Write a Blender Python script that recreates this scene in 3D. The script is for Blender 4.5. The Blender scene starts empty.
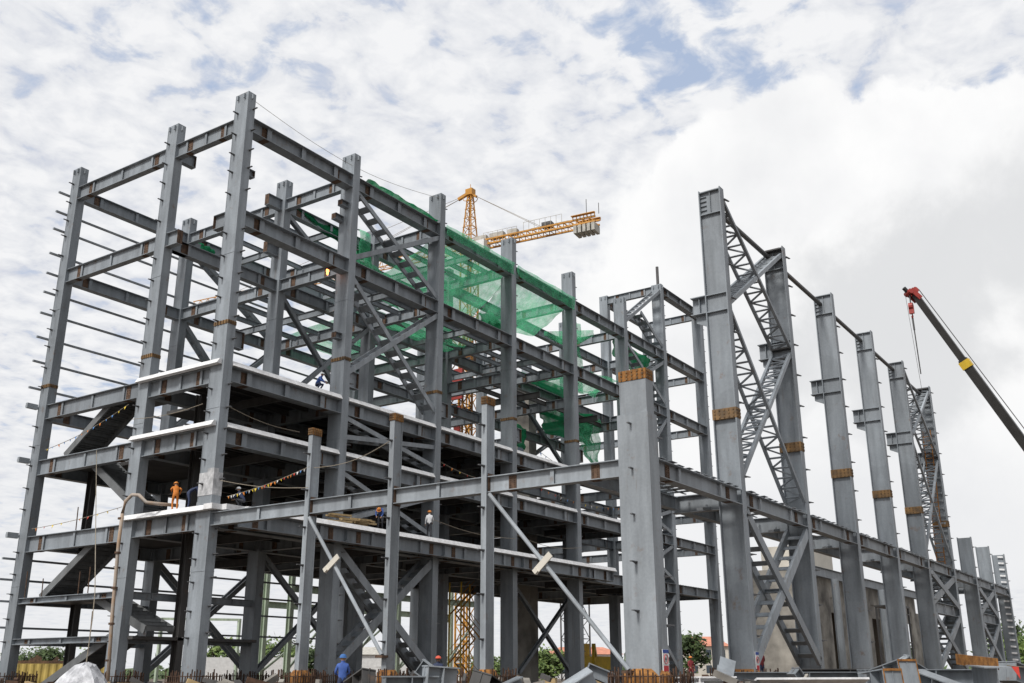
import bpy, bmesh, math, random
from mathutils import Vector, Matrix
random.seed(7)
V = Vector
scene = bpy.context.scene
COL = scene.collection
GZ = -1.1                                  # ground level (camera eye level is z = 0)

# ------------------------------------------------------------------ materials
def mat_new(name):
    m = bpy.data.materials.new(name); m.use_nodes = True
    nt = m.node_tree
    for n in list(nt.nodes): nt.nodes.remove(n)
    out = nt.nodes.new('ShaderNodeOutputMaterial')
    b = nt.nodes.new('ShaderNodeBsdfPrincipled')
    nt.links.new(b.outputs[0], out.inputs[0])
    return m, nt, b, out
def N(nt, t, **kw):
    n = nt.nodes.new(t)
    for k, v in kw.items():
        if k in n.inputs: n.inputs[k].default_value = v
        else: setattr(n, k, v)
    return n
def noise(nt, scale, detail=4, stretch=None, rough=.55):
    tc = N(nt, 'ShaderNodeNewGeometry')
    mp = N(nt, 'ShaderNodeMapping')
    if stretch: mp.inputs['Scale'].default_value = stretch
    nt.links.new(tc.outputs['Position'], mp.inputs['Vector'])
    nz = N(nt, 'ShaderNodeTexNoise', Scale=scale, Detail=detail, Roughness=rough)
    nt.links.new(mp.outputs[0], nz.inputs['Vector'])
    return nz.outputs['Fac']
def ramp(nt, fac, stops):
    r = N(nt, 'ShaderNodeValToRGB')
    e = r.color_ramp.elements
    while len(e) < len(stops): e.new(0.5)
    for i, (p, c) in enumerate(stops):
        e[i].position = p; e[i].color = (c, c, c, 1) if not isinstance(c, tuple) else (*c, 1)
    nt.links.new(fac, r.inputs[0]); return r.outputs[0]
def mix(nt, fac, a, b, mode='MIX'):
    m = N(nt, 'ShaderNodeMix', data_type='RGBA', blend_type=mode)
    for s, x in ((0, fac), (6, a), (7, b)):
        if isinstance(x, (int, float)): m.inputs[s].default_value = x
        elif isinstance(x, tuple): m.inputs[s].default_value = (*x, 1)
        else: nt.links.new(x, m.inputs[s])
    return m.outputs[2]
def math_(nt, op, a, b=0.):
    m = N(nt, 'ShaderNodeMath', operation=op)
    for s, x in ((0, a), (1, b)):
        if isinstance(x, (int, float)): m.inputs[s].default_value = x
        else: nt.links.new(x, m.inputs[s])
    return m.outputs[0]

def steel_mat(name, base, rust=.5, vary=.16, rough=.5):
    m, nt, b, out = mat_new(name)
    oi = N(nt, 'ShaderNodeObjectInfo')
    broad = noise(nt, .35, 4, (1, 1, .5))
    streak = noise(nt, 2.2, 5, (1, 1, .12))
    fine = noise(nt, 9, 3)
    v = math_(nt, 'ADD', math_(nt, 'MULTIPLY', oi.outputs['Random'], vary), 1 - vary / 2)
    v = math_(nt, 'MULTIPLY', v, ramp(nt, broad, [(.3, .82), (.7, 1.12)]))
    v = math_(nt, 'MULTIPLY', v, ramp(nt, streak, [(.3, .74), (.65, 1.09)]))
    v = math_(nt, 'MULTIPLY', v, ramp(nt, fine, [(.3, .93), (.7, 1.05)]))
    patch = ramp(nt, noise(nt, .28, 2, (1, 1, .8)), [(.0, .95), (.46, .95), (.47, 1.04), (.56, 1.04), (.57, .99)])
    v = math_(nt, 'MULTIPLY', v, patch)
    cc = N(nt, 'ShaderNodeCombineColor')
    for i in range(3): nt.links.new(math_(nt, 'MULTIPLY', v, base[i]), cc.inputs[i])
    r1 = ramp(nt, noise(nt, 1.3, 8, None, .7), [(.60, 0.), (.72, rust)])
    col = mix(nt, r1, cc.outputs[0], (.17, .10, .06))
    run = ramp(nt, noise(nt, 5.5, 6, (1, 1, .05), .6), [(.60, 0.), (.72, .55)])
    run = math_(nt, 'MULTIPLY', run, ramp(nt, noise(nt, .5, 4), [(.5, 0.), (.62, 1.)]))
    col = mix(nt, run, col, (.13, .095, .07))
    dust = ramp(nt, noise(nt, 3.2, 8, (1, 1, .5), .75), [(.62, 0.), (.78, .4)])
    col = mix(nt, dust, col, (.46, .45, .43))
    nt.links.new(col, b.inputs['Base Color'])
    b.inputs['Metallic'].default_value = 0.
    b.inputs['Roughness'].default_value = rough
    bp = N(nt, 'ShaderNodeBump', Strength=.25, Distance=.03)
    nt.links.new(noise(nt, .9, 3), bp.inputs['Height']); nt.links.new(bp.outputs[0], b.inputs['Normal'])
    return m
def simple_mat(name, base, rough=.7, vary=.35, scale=4., second=None, metal=0., bump=0.):
    m, nt, b, out = mat_new(name)
    f = ramp(nt, noise(nt, scale, 6), [(.3, 0.), (.7, 1.)])
    lo = tuple(c * (1 - vary) for c in base); hi = second or tuple(min(1, c * (1 + vary * .6)) for c in base)
    nt.links.new(mix(nt, f, lo, hi), b.inputs['Base Color'])
    b.inputs['Roughness'].default_value = rough; b.inputs['Metallic'].default_value = metal
    if bump:
        bp = N(nt, 'ShaderNodeBump', Strength=bump, Distance=.05)
        nt.links.new(noise(nt, scale * 3, 5), bp.inputs['Height']); nt.links.new(bp.outputs[0], b.inputs['Normal'])
    return m
M = {}
M['steel'] = steel_mat('painted steel', (.258, .286, .312), .7, .26)
M['steel_pale'] = steel_mat('pale painted steel', (.312, .342, .368), .5, .22)
M['steel_brace'] = steel_mat('brace steel', (.28, .307, .332), .55, .24)
M['rust'] = simple_mat('rust', (.095, .062, .045), .85, .45, 5, (.17, .10, .062))
M['rebar'] = simple_mat('rebar rust', (.06, .036, .026), .85, .45, 5, (.13, .07, .042))
M['rust_orange'] = simple_mat('orange rust', (.30, .12, .03), .85, .5, 4, (.44, .20, .05), bump=.4)
M['yellow_zinc'] = simple_mat('yellow primer bolts', (.13, .10, .07), .8, .4, 1.7, (.34, .19, .07))
M['stair_steel'] = steel_mat('stair steel', (.16, .168, .172), .5)
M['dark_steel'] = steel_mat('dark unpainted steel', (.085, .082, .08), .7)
M['bolt_rust'] = simple_mat('rusted bolts', (.10, .065, .04), .8, .5, 2.3, (.26, .15, .06))
M['bolt'] = simple_mat('bolt steel', (.16, .16, .165), .5, .3, 20, metal=.5)
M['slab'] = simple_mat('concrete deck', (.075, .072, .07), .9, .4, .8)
M['deck_under'] = simple_mat('deck underside', (.09, .085, .08), .9, .4, .8)
M['white_trim'] = simple_mat('white edge plate', (.88, .88, .88), .7, .28, 2.6, (.92, .92, .925), bump=.4)
M['white_plaster'] = simple_mat('white plaster smear', (.42, .43, .44), .9, .3, 3, (.66, .66, .67))
M['concrete'] = simple_mat('concrete', (.22, .205, .185), .9, .5, .45, (.42, .395, .35), bump=.3)
M['ground'] = simple_mat('earth', (.10, .078, .06), .95, .4, .15, (.19, .15, .115), bump=.5)
M['wood'] = simple_mat('timber', (.45, .33, .17), .8, .35, 3)
M['crane_yellow'] = simple_mat('crane yellow', (.56, .26, .03), .5, .2, 1)
M['crane_dark'] = simple_mat('crane boom dark', (.035, .034, .032), .45, .3, 1)
M['crane_band'] = simple_mat('crane band yellow', (.75, .50, .04), .5, .2, 2)
M['red'] = simple_mat('red paint', (.36, .045, .035), .5, .2, 4)
M['white'] = simple_mat('white paint', (.78, .78, .77), .6, .12, 3)
M['pale_green'] = steel_mat('pale green steel', (.42, .50, .38), .3)
M['ballast'] = simple_mat('ballast', (.50, .48, .43), .9, .3, 2)
M['tarp'] = simple_mat('white sheet', (.46, .47, .50), .5, .45, 2.5, (.78, .79, .82), bump=.9)
M['container'] = simple_mat('container yellow', (.48, .36, .10), .6, .3, .6)
M['pink'] = simple_mat('roof tile', (.62, .26, .17), .8, .25, 1)
M['cream'] = simple_mat('cream wall', (.68, .64, .56), .85, .15, .5)
M['glass'] = simple_mat('dark window', (.07, .09, .11), .2, .3, 1)
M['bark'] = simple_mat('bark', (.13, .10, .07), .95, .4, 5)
M['hose'] = simple_mat('pipe coat', (.50, .47, .43), .7, .2, 1.5, (.42, .27, .16))
M['rope'] = simple_mat('rope', (.30, .26, .20), .9, .3, 9)
M['wire'] = simple_mat('wire rope', (.10, .10, .10), .6, .3, 9)
M['skin'] = simple_mat('skin', (.32, .19, .12), .6, .15, 9)
M['hair'] = simple_mat('hair', (.02, .016, .013), .7, .2, 9)
M['shoe'] = simple_mat('boots', (.05, .04, .035), .7, .3, 9)
for k, c in dict(orange=(.62, .20, .03), navy=(.035, .05, .11), blue=(.06, .13, .42), whiteshirt=(.85, .86, .88), darktrouser=(.035, .037, .045),
                 redcloth=(.22, .03, .035), helmet_red=(.72, .12, .07), helmet_white=(.75, .76, .76), helmet_orange=(.66, .24, .05),
                 helmet_blue=(.05, .16, .42), flag_red=(.70, .06, .04), flag_yellow=(.85, .62, .06), flag_blue=(.10, .28, .62),
                 flag_white=(.8, .8, .8), flag_orange=(.8, .26, .04), signblue=(.04, .09, .36), signred=(.65, .05, .06)).items():
    M[k] = simple_mat(k, c, .75, .15, 7)
def leaf_mat(name, a, b2):
    m, nt, b, out = mat_new(name)
    g = N(nt, 'ShaderNodeNewGeometry')
    c = mix(nt, g.outputs['Random Per Island'], a, b2)
    nt.links.new(c, b.inputs['Base Color']); b.inputs['Roughness'].default_value = .7
    return m
M['leaf_dark'] = leaf_mat('dark leaves', (.035, .06, .02), (.10, .15, .045))
M['leaf_light'] = leaf_mat('light leaves', (.07, .12, .03), (.19, .26, .07))
def net_mat(name, col, op):
    m, nt, b, out = mat_new(name)
    nt.nodes.remove(b)
    d = N(nt, 'ShaderNodeBsdfDiffuse'); t = N(nt, 'ShaderNodeBsdfTranslucent'); tr = N(nt, 'ShaderNodeBsdfTransparent')
    c = mix(nt, ramp(nt, noise(nt, .8, 4), [(.3, 0.), (.7, 1.)]), tuple(x * .7 for x in col), col)
    nt.links.new(c, d.inputs[0]); nt.links.new(c, t.inputs[0])
    m1 = N(nt, 'ShaderNodeMixShader'); m1.inputs[0].default_value = .55
    nt.links.new(d.outputs[0], m1.inputs[1]); nt.links.new(t.outputs[0], m1.inputs[2])
    m2 = N(nt, 'ShaderNodeMixShader')
    f = ramp(nt, noise(nt, 1.6, 5), [(.3, op - .14), (.7, op + .14)])
    nt.links.new(f, m2.inputs[0]); nt.links.new(tr.outputs[0], m2.inputs[1]); nt.links.new(m1.outputs[0], m2.inputs[2])
    nt.links.new(m2.outputs[0], out.inputs[0])
    return m
M['net'] = net_mat('green net', (.20, .76, .44), .42)
M['net_dense'] = net_mat('folded green net', (.05, .42, .20), .80)
m, nt, b, out = mat_new('arc light')
b.inputs['Base Color'].default_value = (1, .3, .05, 1); b.inputs['Emission Color'].default_value = (1, .30, .08, 1); b.inputs['Emission Strength'].default_value = 5
M['spark'] = m

# ------------------------------------------------------------------ mesh helpers
ORG = {}
def org(o): return ORG.get(o.name, V((0, 0, 0))) if o else V((0, 0, 0))
class MB:
    def flash(s, a, b, dirn, k=.55):
        # a box whose outer face leans back towards the top
        s.box(a, b); n = len(s.v) - 8; ax = 1 if dirn == 'y' else 0; lo, hi = a[ax], b[ax]
        for v in s.v[n:]:
            if abs(v[ax] - lo) < 1e-6 and abs(v.z - b[2]) < 1e-6: v[ax] = lo + (hi - lo) * k
    def __init__(s): s.v = []; s.f = []; s.m = []
    def add(s, vs, fs, mi=0):
        k = len(s.v); s.v += [V(x) for x in vs]; s.f += [tuple(k + i for i in f) for f in fs]; s.m += [mi] * len(fs)
    def box(s, a, b, mi=0):
        x0, y0, z0 = a; x1, y1, z1 = b
        s.add([(x0, y0, z0), (x1, y0, z0), (x1, y1, z0), (x0, y1, z0), (x0, y0, z1), (x1, y0, z1), (x1, y1, z1), (x0, y1, z1)],
              [(0, 3, 2, 1), (4, 5, 6, 7), (0, 1, 5, 4), (1, 2, 6, 5), (2, 3, 7, 6), (3, 0, 4, 7)], mi)
    def bar(s, A, B, w, h, up=(0, 0, 1), mi=0, w2=None, h2=None):
        A = V(A); B = V(B); d = (B - A).normalized(); up = V(up)
        if abs(d.dot(up)) > .999: up = V((1, 0, 0)) if abs(d.x) < .9 else V((0, 1, 0))
        sd = d.cross(up).normalized(); u = sd.cross(d).normalized()
        w2 = w2 or w; h2 = h2 or h; vs = []
        for P, ww, hh in ((A, w, h), (B, w2, h2)):
            for a, c in ((-1, -1), (1, -1), (1, 1), (-1, 1)): vs.append(P + sd * a * ww / 2 + u * c * hh / 2)
        s.add(vs, [(0, 3, 2, 1)[::-1], (4, 5, 6, 7)[::-1], (0, 1, 5, 4)[::-1], (1, 2, 6, 5)[::-1], (2, 3, 7, 6)[::-1], (3, 0, 4, 7)[::-1]], mi)
    def tube(s, pts, r, n=8, mi=0, r2=None):
        pts = [V(p) for p in pts]; rings = []
        for i, P in enumerate(pts):
            d = (pts[min(i + 1, len(pts) - 1)] - pts[max(i - 1, 0)]).normalized()
            up = V((0, 0, 1)) if abs(d.z) < .9 else V((1, 0, 0))
            a = d.cross(up).normalized(); c = a.cross(d)
            rr = r if r2 is None else r + (r2 - r) * i / (len(pts) - 1)
            rings.append([P + a * rr * math.cos(2 * math.pi * k / n) + c * rr * math.sin(2 * math.pi * k / n) for k in range(n)])
        vs = [v for R in rings for v in R]; fs = []
        for i in range(len(pts) - 1):
            for k in range(n):
                fs.append((i * n + k, i * n + (k + 1) % n, (i + 1) * n + (k + 1) % n, (i + 1) * n + k))
        fs.append(tuple(range(n))[::-1]); fs.append(tuple((len(pts) - 1) * n + k for k in range(n)))
        s.add(vs, fs, mi)
    def ball(s, c, r, sc=(1, 1, 1), mi=0, seg=8):
        vs = []; fs = []; c = V(c)
        for i in range(seg // 2 + 1):
            t = math.pi * i / (seg // 2)
            for j in range(seg):
                p = 2 * math.pi * j / seg
                vs.append(c + V((r * sc[0] * math.sin(t) * math.cos(p), r * sc[1] * math.sin(t) * math.sin(p), r * sc[2] * math.cos(t))))
        for i in range(seg // 2):
            for j in range(seg):
                fs.append((i * seg + j, (i + 1) * seg + j, (i + 1) * seg + (j + 1) % seg, i * seg + (j + 1) % seg))
        s.add(vs, fs, mi)
    # I section between A and B (points on the centre of the TOP edge), h high, flange w, flange normal = up
    def ibeam(s, A, B, h, w, up=(0, 0, 1), tf=.035, tw=.025, mi=0):
        A = V(A); B = V(B); d = (B - A).normalized(); up = V(up)
        sd = d.cross(up).normalized(); u = sd.cross(d).normalized()
        s.bar(A - u * tf / 2, B - u * tf / 2, w, tf, u, mi)
        s.bar(A - u * (h - tf / 2), B - u * (h - tf / 2), w, tf, u, mi)
        s.bar(A - u * h / 2, B - u * h / 2, tw, h - 2 * tf - .002, u, mi)
    def build(s, name, mats, parent=None, origin=None, smooth=False):
        if not isinstance(mats, (list, tuple)): mats = [mats]
        if origin is None:
            xs = [v.x for v in s.v]; ys = [v.y for v in s.v]; zs = [v.z for v in s.v]
            origin = V(((min(xs) + max(xs)) / 2, (min(ys) + max(ys)) / 2, min(zs)))
        origin = V(origin)
        me = bpy.data.meshes.new(name); me.from_pydata([v - origin for v in s.v], [], s.f)
        for x in mats: me.materials.append(M[x])
        me.polygons.foreach_set('material_index', s.m)
        if smooth: me.polygons.foreach_set('use_smooth', [True] * len(s.f))
        me.update()
        return link(name, me, parent, origin)
def link(name, data, parent, origin, rot=None):
    o = bpy.data.objects.new(name, data); COL.objects.link(o)
    o.parent = parent; o.location = V(origin) - org(parent)
    if rot: o.rotation_euler = rot
    ORG[o.name] = V(origin); return o
def tag(o, label, cat, group=None, kind=None):
    if label: o['label'] = label
    if cat: o['category'] = cat
    if group: o['group'] = group
    if kind: o['kind'] = kind
    return o
def empty(name, loc, label=None, cat=None, group=None, kind=None):
    return tag(link(name, None, None, loc), label, cat, group, kind)

# ------------------------------------------------------------------ structural pieces
def splice(A, B, h, parent, at, w=.38, outer=.03):
    """bare steel splice plates either side of a web"""
    A = V(A); B = V(B); d = (B - A).normalized(); sd = d.cross(V((0, 0, 1)))
    P = A + d * at; mb = MB()
    for s in (-1, 1):
        mb.bar(P - d * w / 2 + sd * s * .03 - V((0, 0, h / 2)), P + d * w / 2 + sd * s * .03 - V((0, 0, h / 2)), .02, h - .12)
    mb.bar(P - d * w / 2 - V((0, 0, h + .012)), P + d * w / 2 - V((0, 0, h + .012)), .36 * (1.7 if abs(d.x) > .5 and A.y > -1 and A.y < 1 else 1), .02)
    for s in (-1, 1):
        for i in range(5):
            for k in (-1, 1):
                c = P + d * k * w * .27 + sd * s * .05 - V((0, 0, .16 + (h - .32) * i / 4))
                mb.bar(c - sd * .015, c + sd * .015, .045, .045)
    return mb.build('splice_plate', 'rust', parent)
def beam(parent, A, B, h=.93, w=.42, name='main_beam', mat='steel', sp=True, stiff=3):
    rusty = name in ('floor_beam', 'cross_beam', 'main_beam')
    mb = MB(); mb.ibeam(A, B, h, w)
    A = V(A); B = V(B); d = (B - A).normalized(); L = (B - A).length; sd = d.cross(V((0, 0, 1)))
    for i in range(stiff):
        P = A + d * (L * (i + .5) / stiff) - V((0, 0, h / 2))
        for s in (-1, 1): mb.bar(P + sd * s * (w / 4) - V((0, 0, h / 2 - .04)), P + sd * s * (w / 4) + V((0, 0, h / 2 - .04)), .02, w / 2 - .03, d)
    mi = []
    if not sp:
        for at in (1.1, L - 1.1):
            if L > 4 and rusty:
                P = A + d * at - V((0, 0, h / 2))
                for s in (-1, 1): mb.bar(P - d * .19 + sd * s * .035, P + d * .19 + sd * s * .035, .03, h - .14, (0, 0, 1), 1)
    o = mb.build(name, [mat, 'rust'], parent)
    if sp and L > 4:
        splice(A, B, h, o, 1.15); splice(A, B, h, o, L - 1.15)
    elif sp: splice(A, B, h, o, L / 2)
    return o
cleat_me = None
def cleat(P, d, parent):
    """short climbing stud sticking out of a column"""
    global cleat_me
    if cleat_me is None:
        mb = MB(); mb.bar((0, 0, 0), (0, 0, .32), .045, .13, (0, 1, 0), w2=.035, h2=.09); mb.bar((-.05, 0, 0), (-.02, 0, .2), .08, .02, (0, 1, 0), w2=.02)
        me = bpy.data.meshes.new('cleat'); me.from_pydata(mb.v, [], mb.f); me.materials.append(M['bolt']); cleat_me = me
    o = link('cleat', cleat_me, parent, P, V(d).to_track_quat('Z', 'X').to_euler()); o.scale = (1, 1, 1.35 if P[1] < -20 else 1.1); return o
def box_column(parent, x, y, z0, z1, wx=.6, wy=1.12, mat='steel', lugs=True, name='column'):
    mb = MB(); t = .035
    mb.box((x, y, z0), (x + wx, y + t, z1)); mb.box((x, y + wy - t, z0), (x + wx, y + wy, z1))
    mb.box((x + .012, y + t, z0), (x + t, y + wy - t, z1)); mb.box((x + wx - t, y + t, z0), (x + wx - .012, y + wy - t, z1))
    mb.box((x + .03, y + .03, z1 - .12), (x + wx - .03, y + wy - .03, z1 - .08))
    if lugs:
        for cx, cy, dx, dy in ((x, y + wy * .25, -.08, 0), (x, y + wy * .75, -.08, 0), (x + wx * .5, y, 0, -.08), (x + wx, y + wy * .5, .08, 0)):
            mb.box((min(cx, cx + dx) - .04, min(cy, cy + dy) - .04, z1 - .42), (max(cx, cx + dx) + .04, max(cy, cy + dy) + .04, z1 - .12))
    for z in seams(z0, z1):
        mb.box((x - .006, y - .006, z), (x + wx + .006, y + wy + .006, z + .05))
    return mb.build(name, mat, parent)
def seams(z0, z1): return [z for z in (4.9, 13.4, 22.3) if z0 < z < z1 - 1]
def h_column(parent, x, y, z0, z1, wx=.5, wy=1.15, mat='steel', name='column', cap=True, tf=.05, tw=.03):
    """flanges normal to Y, web in the Y-Z plane"""
    mb = MB()
    mb.box((x, y, z0), (x + wx, y + tf, z1)); mb.box((x, y + wy - tf, z0), (x + wx, y + wy, z1))
    mb.box((x + wx * .35, y + tf, z0), (x + wx * .35 + tw, y + wy - tf, z1 - .06))
    if cap:
        mb.box((x + .02, y + tf, z1 - .12), (x + wx - .02, y + wy - tf, z1 - .07)); mb.box((x + .02, y + tf, z1 - 1.35), (x + wx - .02, y + wy - tf, z1 - 1.30))
        mb.box((x + .08, y + wy * .5, z1 - 1.3), (x + wx * .35, y + wy * .5 + .03, z1 - .12))
        for k in range(4): mb.box((x + .1, y + wy - .35, z1 - .35 - k * .24), (x + wx * .35, y + wy - tf, z1 - .32 - k * .24))
    return mb.build(name, mat, parent)
def laced(parent, A, B, sep, cw=.3, ct=.13, step=1.0, zig=False, mat='steel_brace', bat=.16, plane=(0, 1, 0), name='brace'):
    """two chords held apart by battens (and a zig-zag)"""
    A = V(A); B = V(B); sep = V(sep); d = (B - A).normalized(); L = (B - A).length
    mb = MB()
    for s in (0, 1): mb.bar(A + sep * s, B + sep * s, ct, cw, V(plane).cross(d), 0)
    n = max(2, int(L / step))
    for i in range(n):
        P = A + d * (L * (i + .5) / n)
        mb.bar(P + sep * .04, P + sep * .96, .03 if not zig else .06, bat, d)
        if zig:
            Q = A + d * (L * (i + 1.4) / n if i < n - 1 else L)
            a, c = (.04, .96) if i % 2 else (.96, .04)
            mb.bar(P + sep * a, Q + sep * c, .09, .07)
    return mb.build(name, mat, parent)

# ================================================================== SETTING
me = bpy.data.meshes.new('ground'); S_ = 3500
bm = bmesh.new(); bmesh.ops.create_grid(bm, x_segments=60, y_segments=60, size=S_)
bm.to_mesh(me); bm.free(); me.materials.append(M['ground'])
g = link('ground', me, None, (0, 0, GZ)); tag(g, 'bare brown earth of the building site', None, kind='structure')
# hills far away
mb = MB(); n = 60
for ring in range(2):
    pass
pts = []
for i in range(n + 1):
    t = i / n; a = math.radians(-5 + 80 * t)
    R = 1500
    h = 4 + 34 * math.exp(-((math.degrees(a) - 31.2) / 2.6) ** 2) + 9 * math.exp(-((math.degrees(a) - 43) / 5) ** 2) + 3 * math.sin(i * 1.3) + 2 * math.sin(i * 2.9)
    c = V((-34 + R * math.cos(a), -41 + R * math.sin(a), 0)); r = V((math.cos(a), math.sin(a), 0))
    pts.append((c - r * 160, c + V((0, 0, h)), c + r * 200))
vs = []; fs = []
for i, (a, b2, c) in enumerate(pts): vs += [(a.x, a.y, GZ - .5), tuple(b2), (c.x, c.y, GZ - .5)]
for i in range(n):
    k = i * 3; fs += [(k, k + 3, k + 4, k + 1), (k + 1, k + 4, k + 5, k + 2)]
mb.add(vs, fs); o = mb.build('hills', 'leaf_dark', smooth=True); tag(o, 'low wooded hills on the horizon', None, kind='structure')

# ================================================================== MULTI-STOREY FRAME
XS = [0, 9.13, 18.3, 27.6, 37, 46.6, 55.1, 65]
YS = [0, 6.34, 16.4]
T0, T1, T2, S3, S2, S1 = 38.25, 31.04, 25.07, 16.1, 12.7, 8.24
S3L, S2L, S1L, M1, M0 = 15.95, 12.43, 7.81, 4.23, 1.94
F = empty('steel_building_frame', (0, 0, GZ), 'tall multi-storey grey steel building frame with white slab edges and stairs', 'building frame')
TOPS = {(0, 0): 32.55, (0, 1): 32.5, (0, 2): 32.5, (1, 0): 32.6, (1, 1): 32.5, (1, 2): 32.3, (2, 0): 33.5, (3, 0): 33.4, (4, 0): 33.6, (5, 0): 34.2, (6, 0): 38.35, (7, 0): 38.3,
        (6, 1): 38.4, (7, 1): 38.2}
ncl = 0; restc = MB()
colobj = {}
for i, x in enumerate(XS):
    for j, y in enumerate(YS):
        z1 = TOPS.get((i, j), 32.2 if i < 5 else 33)
        wx, wy = (.58, 1.1) if j == 0 else ((.58, .85) if j == 2 and i == 0 else (.6, .95))
        if (i, j) == (0, 1): wx, wy = .58, .95
        c = box_column(F, x, y, GZ + .3, z1, wx, wy, 'steel')
        colobj[i, j] = c
        if j == 0 or i == 0:
            z = 1.6 + .3 * random.random(); k = 0
            while z < z1 - .6:
                onslab = any(abs(z - s) < .35 for s in (S1, S2, S3, T1 - .4, T2 - .4))
                if not onslab:
                    P1 = (x, y + wy * (.72 if i == 0 else .2), z); P2 = (x + wx * .75, y, z + .25)
                    for P, dd in (((P1, (-1, 0, 0)), (P2, (0, -1, 0))) if j == 0 and i == 0 else ((P1, (-1, 0, 0)),) if i == 0 else ((P2, (0, -1, 0)), )):
                        if j == 0 and i > 0: P = (x + wx, y + .1, z); dd = (1, -.3, 0)
                        if ncl < 98: cleat(P, dd, c); ncl += 1
                        else: restc.bar(V(P), V(P) + V(dd).normalized() * .24, .09, .045)
                z += 1.28 + .15 * math.sin(k * 2.1); k += 1
if restc.v:
    o = restc.build('cleat_row', 'bolt', F); o['kind'] = 'stuff'
# bolted splice bands round columns, just above the third slab
def band(parent, x, y, z, wx, wy, h=.42, mat='yellow_zinc'):
    mb = MB(); e = .02
    mb.box((x - e, y - e, z), (x + wx + e, y + wy + e, z + h))
    n = 5
    for a in range(n):
        for b2 in range(3):
            zz = z + h * (b2 + .5) / 3
            mb.box((x - e - .03, y + wy * (a + .5) / n - .035, zz - .04), (x - e, y + wy * (a + .5) / n + .035, zz + .04), 1)
            if a < 4: mb.box((x + wx * (a + .5) / 4 - .035, y - e - .03, zz - .04), (x + wx * (a + .5) / 4 + .035, y - e, zz + .04), 1)
    return mb.build('splice_band', [mat, 'bolt_rust'], parent)
for (i, j), z in {(0, 0): 18.1, (0, 1): 17.3, (0, 2): 17.1, (1, 0): 18.35, (2, 0): 18.3, (3, 0): 18.3, (4, 0): 18.3}.items():
    wx, wy = (.58, 1.1) if j == 0 else (.58, .95 if j == 1 else .85)
    band(colobj[i, j], XS[i], YS[j], z, wx, wy, .20, 'yellow_zinc')

mb = MB(); mb.box((-.012, -.012, 8.75), (.592, 1.112, 9.95)); mb.box((-.011, -.011, 9.95), (.3, .5, 10.15)); mb.build('plaster_patch', 'white_plaster', colobj[0, 0])
# --- X direction beams
def xb(i, j, z, sp=None, h=.93, name=None):
    x0 = XS[i] + .6; x1 = XS[i + 1]
    y = YS[j] + (.41 if j == 0 else .45 if j == 1 else .4)
    return beam(F, (x0, y, z), (x1, y, z), h, .74 if j == 0 else .5, name or ('main_beam' if j == 0 else 'floor_beam'), sp=(j == 0) if sp is None else sp)
def yb(i, j, z, sp=None, h=.93, name=None):
    wy = 1.1 if j == 0 else .95
    y0 = YS[j] + wy; y1 = YS[j + 1]
    x = XS[i] + .26
    return beam(F, (x, y0, z), (x, y1, z), h, .42, name or ('main_beam' if i == 0 else 'cross_beam'), sp=(i == 0) if sp is None else sp)
for i in range(7):
    xb(i, 0, T1); xb(i, 0, T2)
    for s in (S3, S2, S1): xb(i, 0, s - .3, sp=True, h=.85)
    for z in (T1, T2, S3 - .3, S2 - .3, S1 - .3):
        if z == T1 and i == 0: pass
        else:
            if not (i == 0 and z in (T1,)): xb(i, 1, z, h=.8)
        xb(i, 2, z, h=.8)
xb(6, 0, T0, h=.85); xb(6, 1, T0, h=.8)
xb(0, 2, M1, h=.35); xb(0, 2, M0, h=.35)
for i in range(8):
    for j in range(2):
        for z in (T1, T2, S3 - .3, S2 - .3, S1 - .3):
            if i == 0:
                if z in (T2,) and j == 0: continue
                if j == 1: z = {T1: T1, T2: T2, S3 - .3: S3L, S2 - .3: S2L, S1 - .3: S1L}[z]
            yb(i, j, z, h=.93 if i == 0 else .8)
yb(6, 0, T0, h=.8); yb(7, 0, T0, h=.8); yb(0, 1, M1, h=.34); yb(0, 1, M0, h=.34)
for i in (3, 4, 5):                                       # an extra mezzanine ring inside
    yb(i, 0, 22.2, h=.8); yb(i, 1, 22.2, h=.8)
for i in (2, 3, 4): xb(i, 1, 20.6, h=.7)
# stubs where the next beams will be bolted
def stub(A, B, h=.8):
    mb = MB(); mb.ibeam(A, B, h, .4); A = V(A); B = V(B); d = (B - A).normalized()
    mb.bar(B - d * .02 - V((0, 0, h / 2)), B - V((0, 0, h / 2)), .38, h - .04, (0, 0, 1), 1)
    return mb.build('beam_stub', ['steel', 'rust'], F)
stub((.26, 7.3 - .96, T2), (.26, 7.3 - 2.0, T2), .9); stub((.26, 1.1, T2), (.26, 2.15, T2), .9)
stub((.6, 6.8, T1), (1.8, 6.8, T1)); stub((.6, 6.8, T2), (1.9, 6.8, T2)); stub((9.13, 6.8, T1), (7.9, 6.8, T1)); stub((9.13, 6.8, 27.6), (8.1, 6.8, 27.6))
stub((.6, .5, 27.9), (1.25, .5, 27.9), .45); stub((9.13, .5, 29.1), (8.5, .5, 29.1), .4); stub((9.13, .9, 28.2), (8.4, .9, 28.2), .4); stub((9.13, .5, 20.1), (8.6, .5, 20.1), .4)
for i in (1, 2, 3, 4):                                    # stubs towards the stair side just above slab three
    stub((XS[i] + .6, .5, 17.9), (XS[i] + 1.7, .5, 17.9), 1.05)
stub((.6, .5, 18.0), (1.5, .5, 18.0), 1.0)
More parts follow.
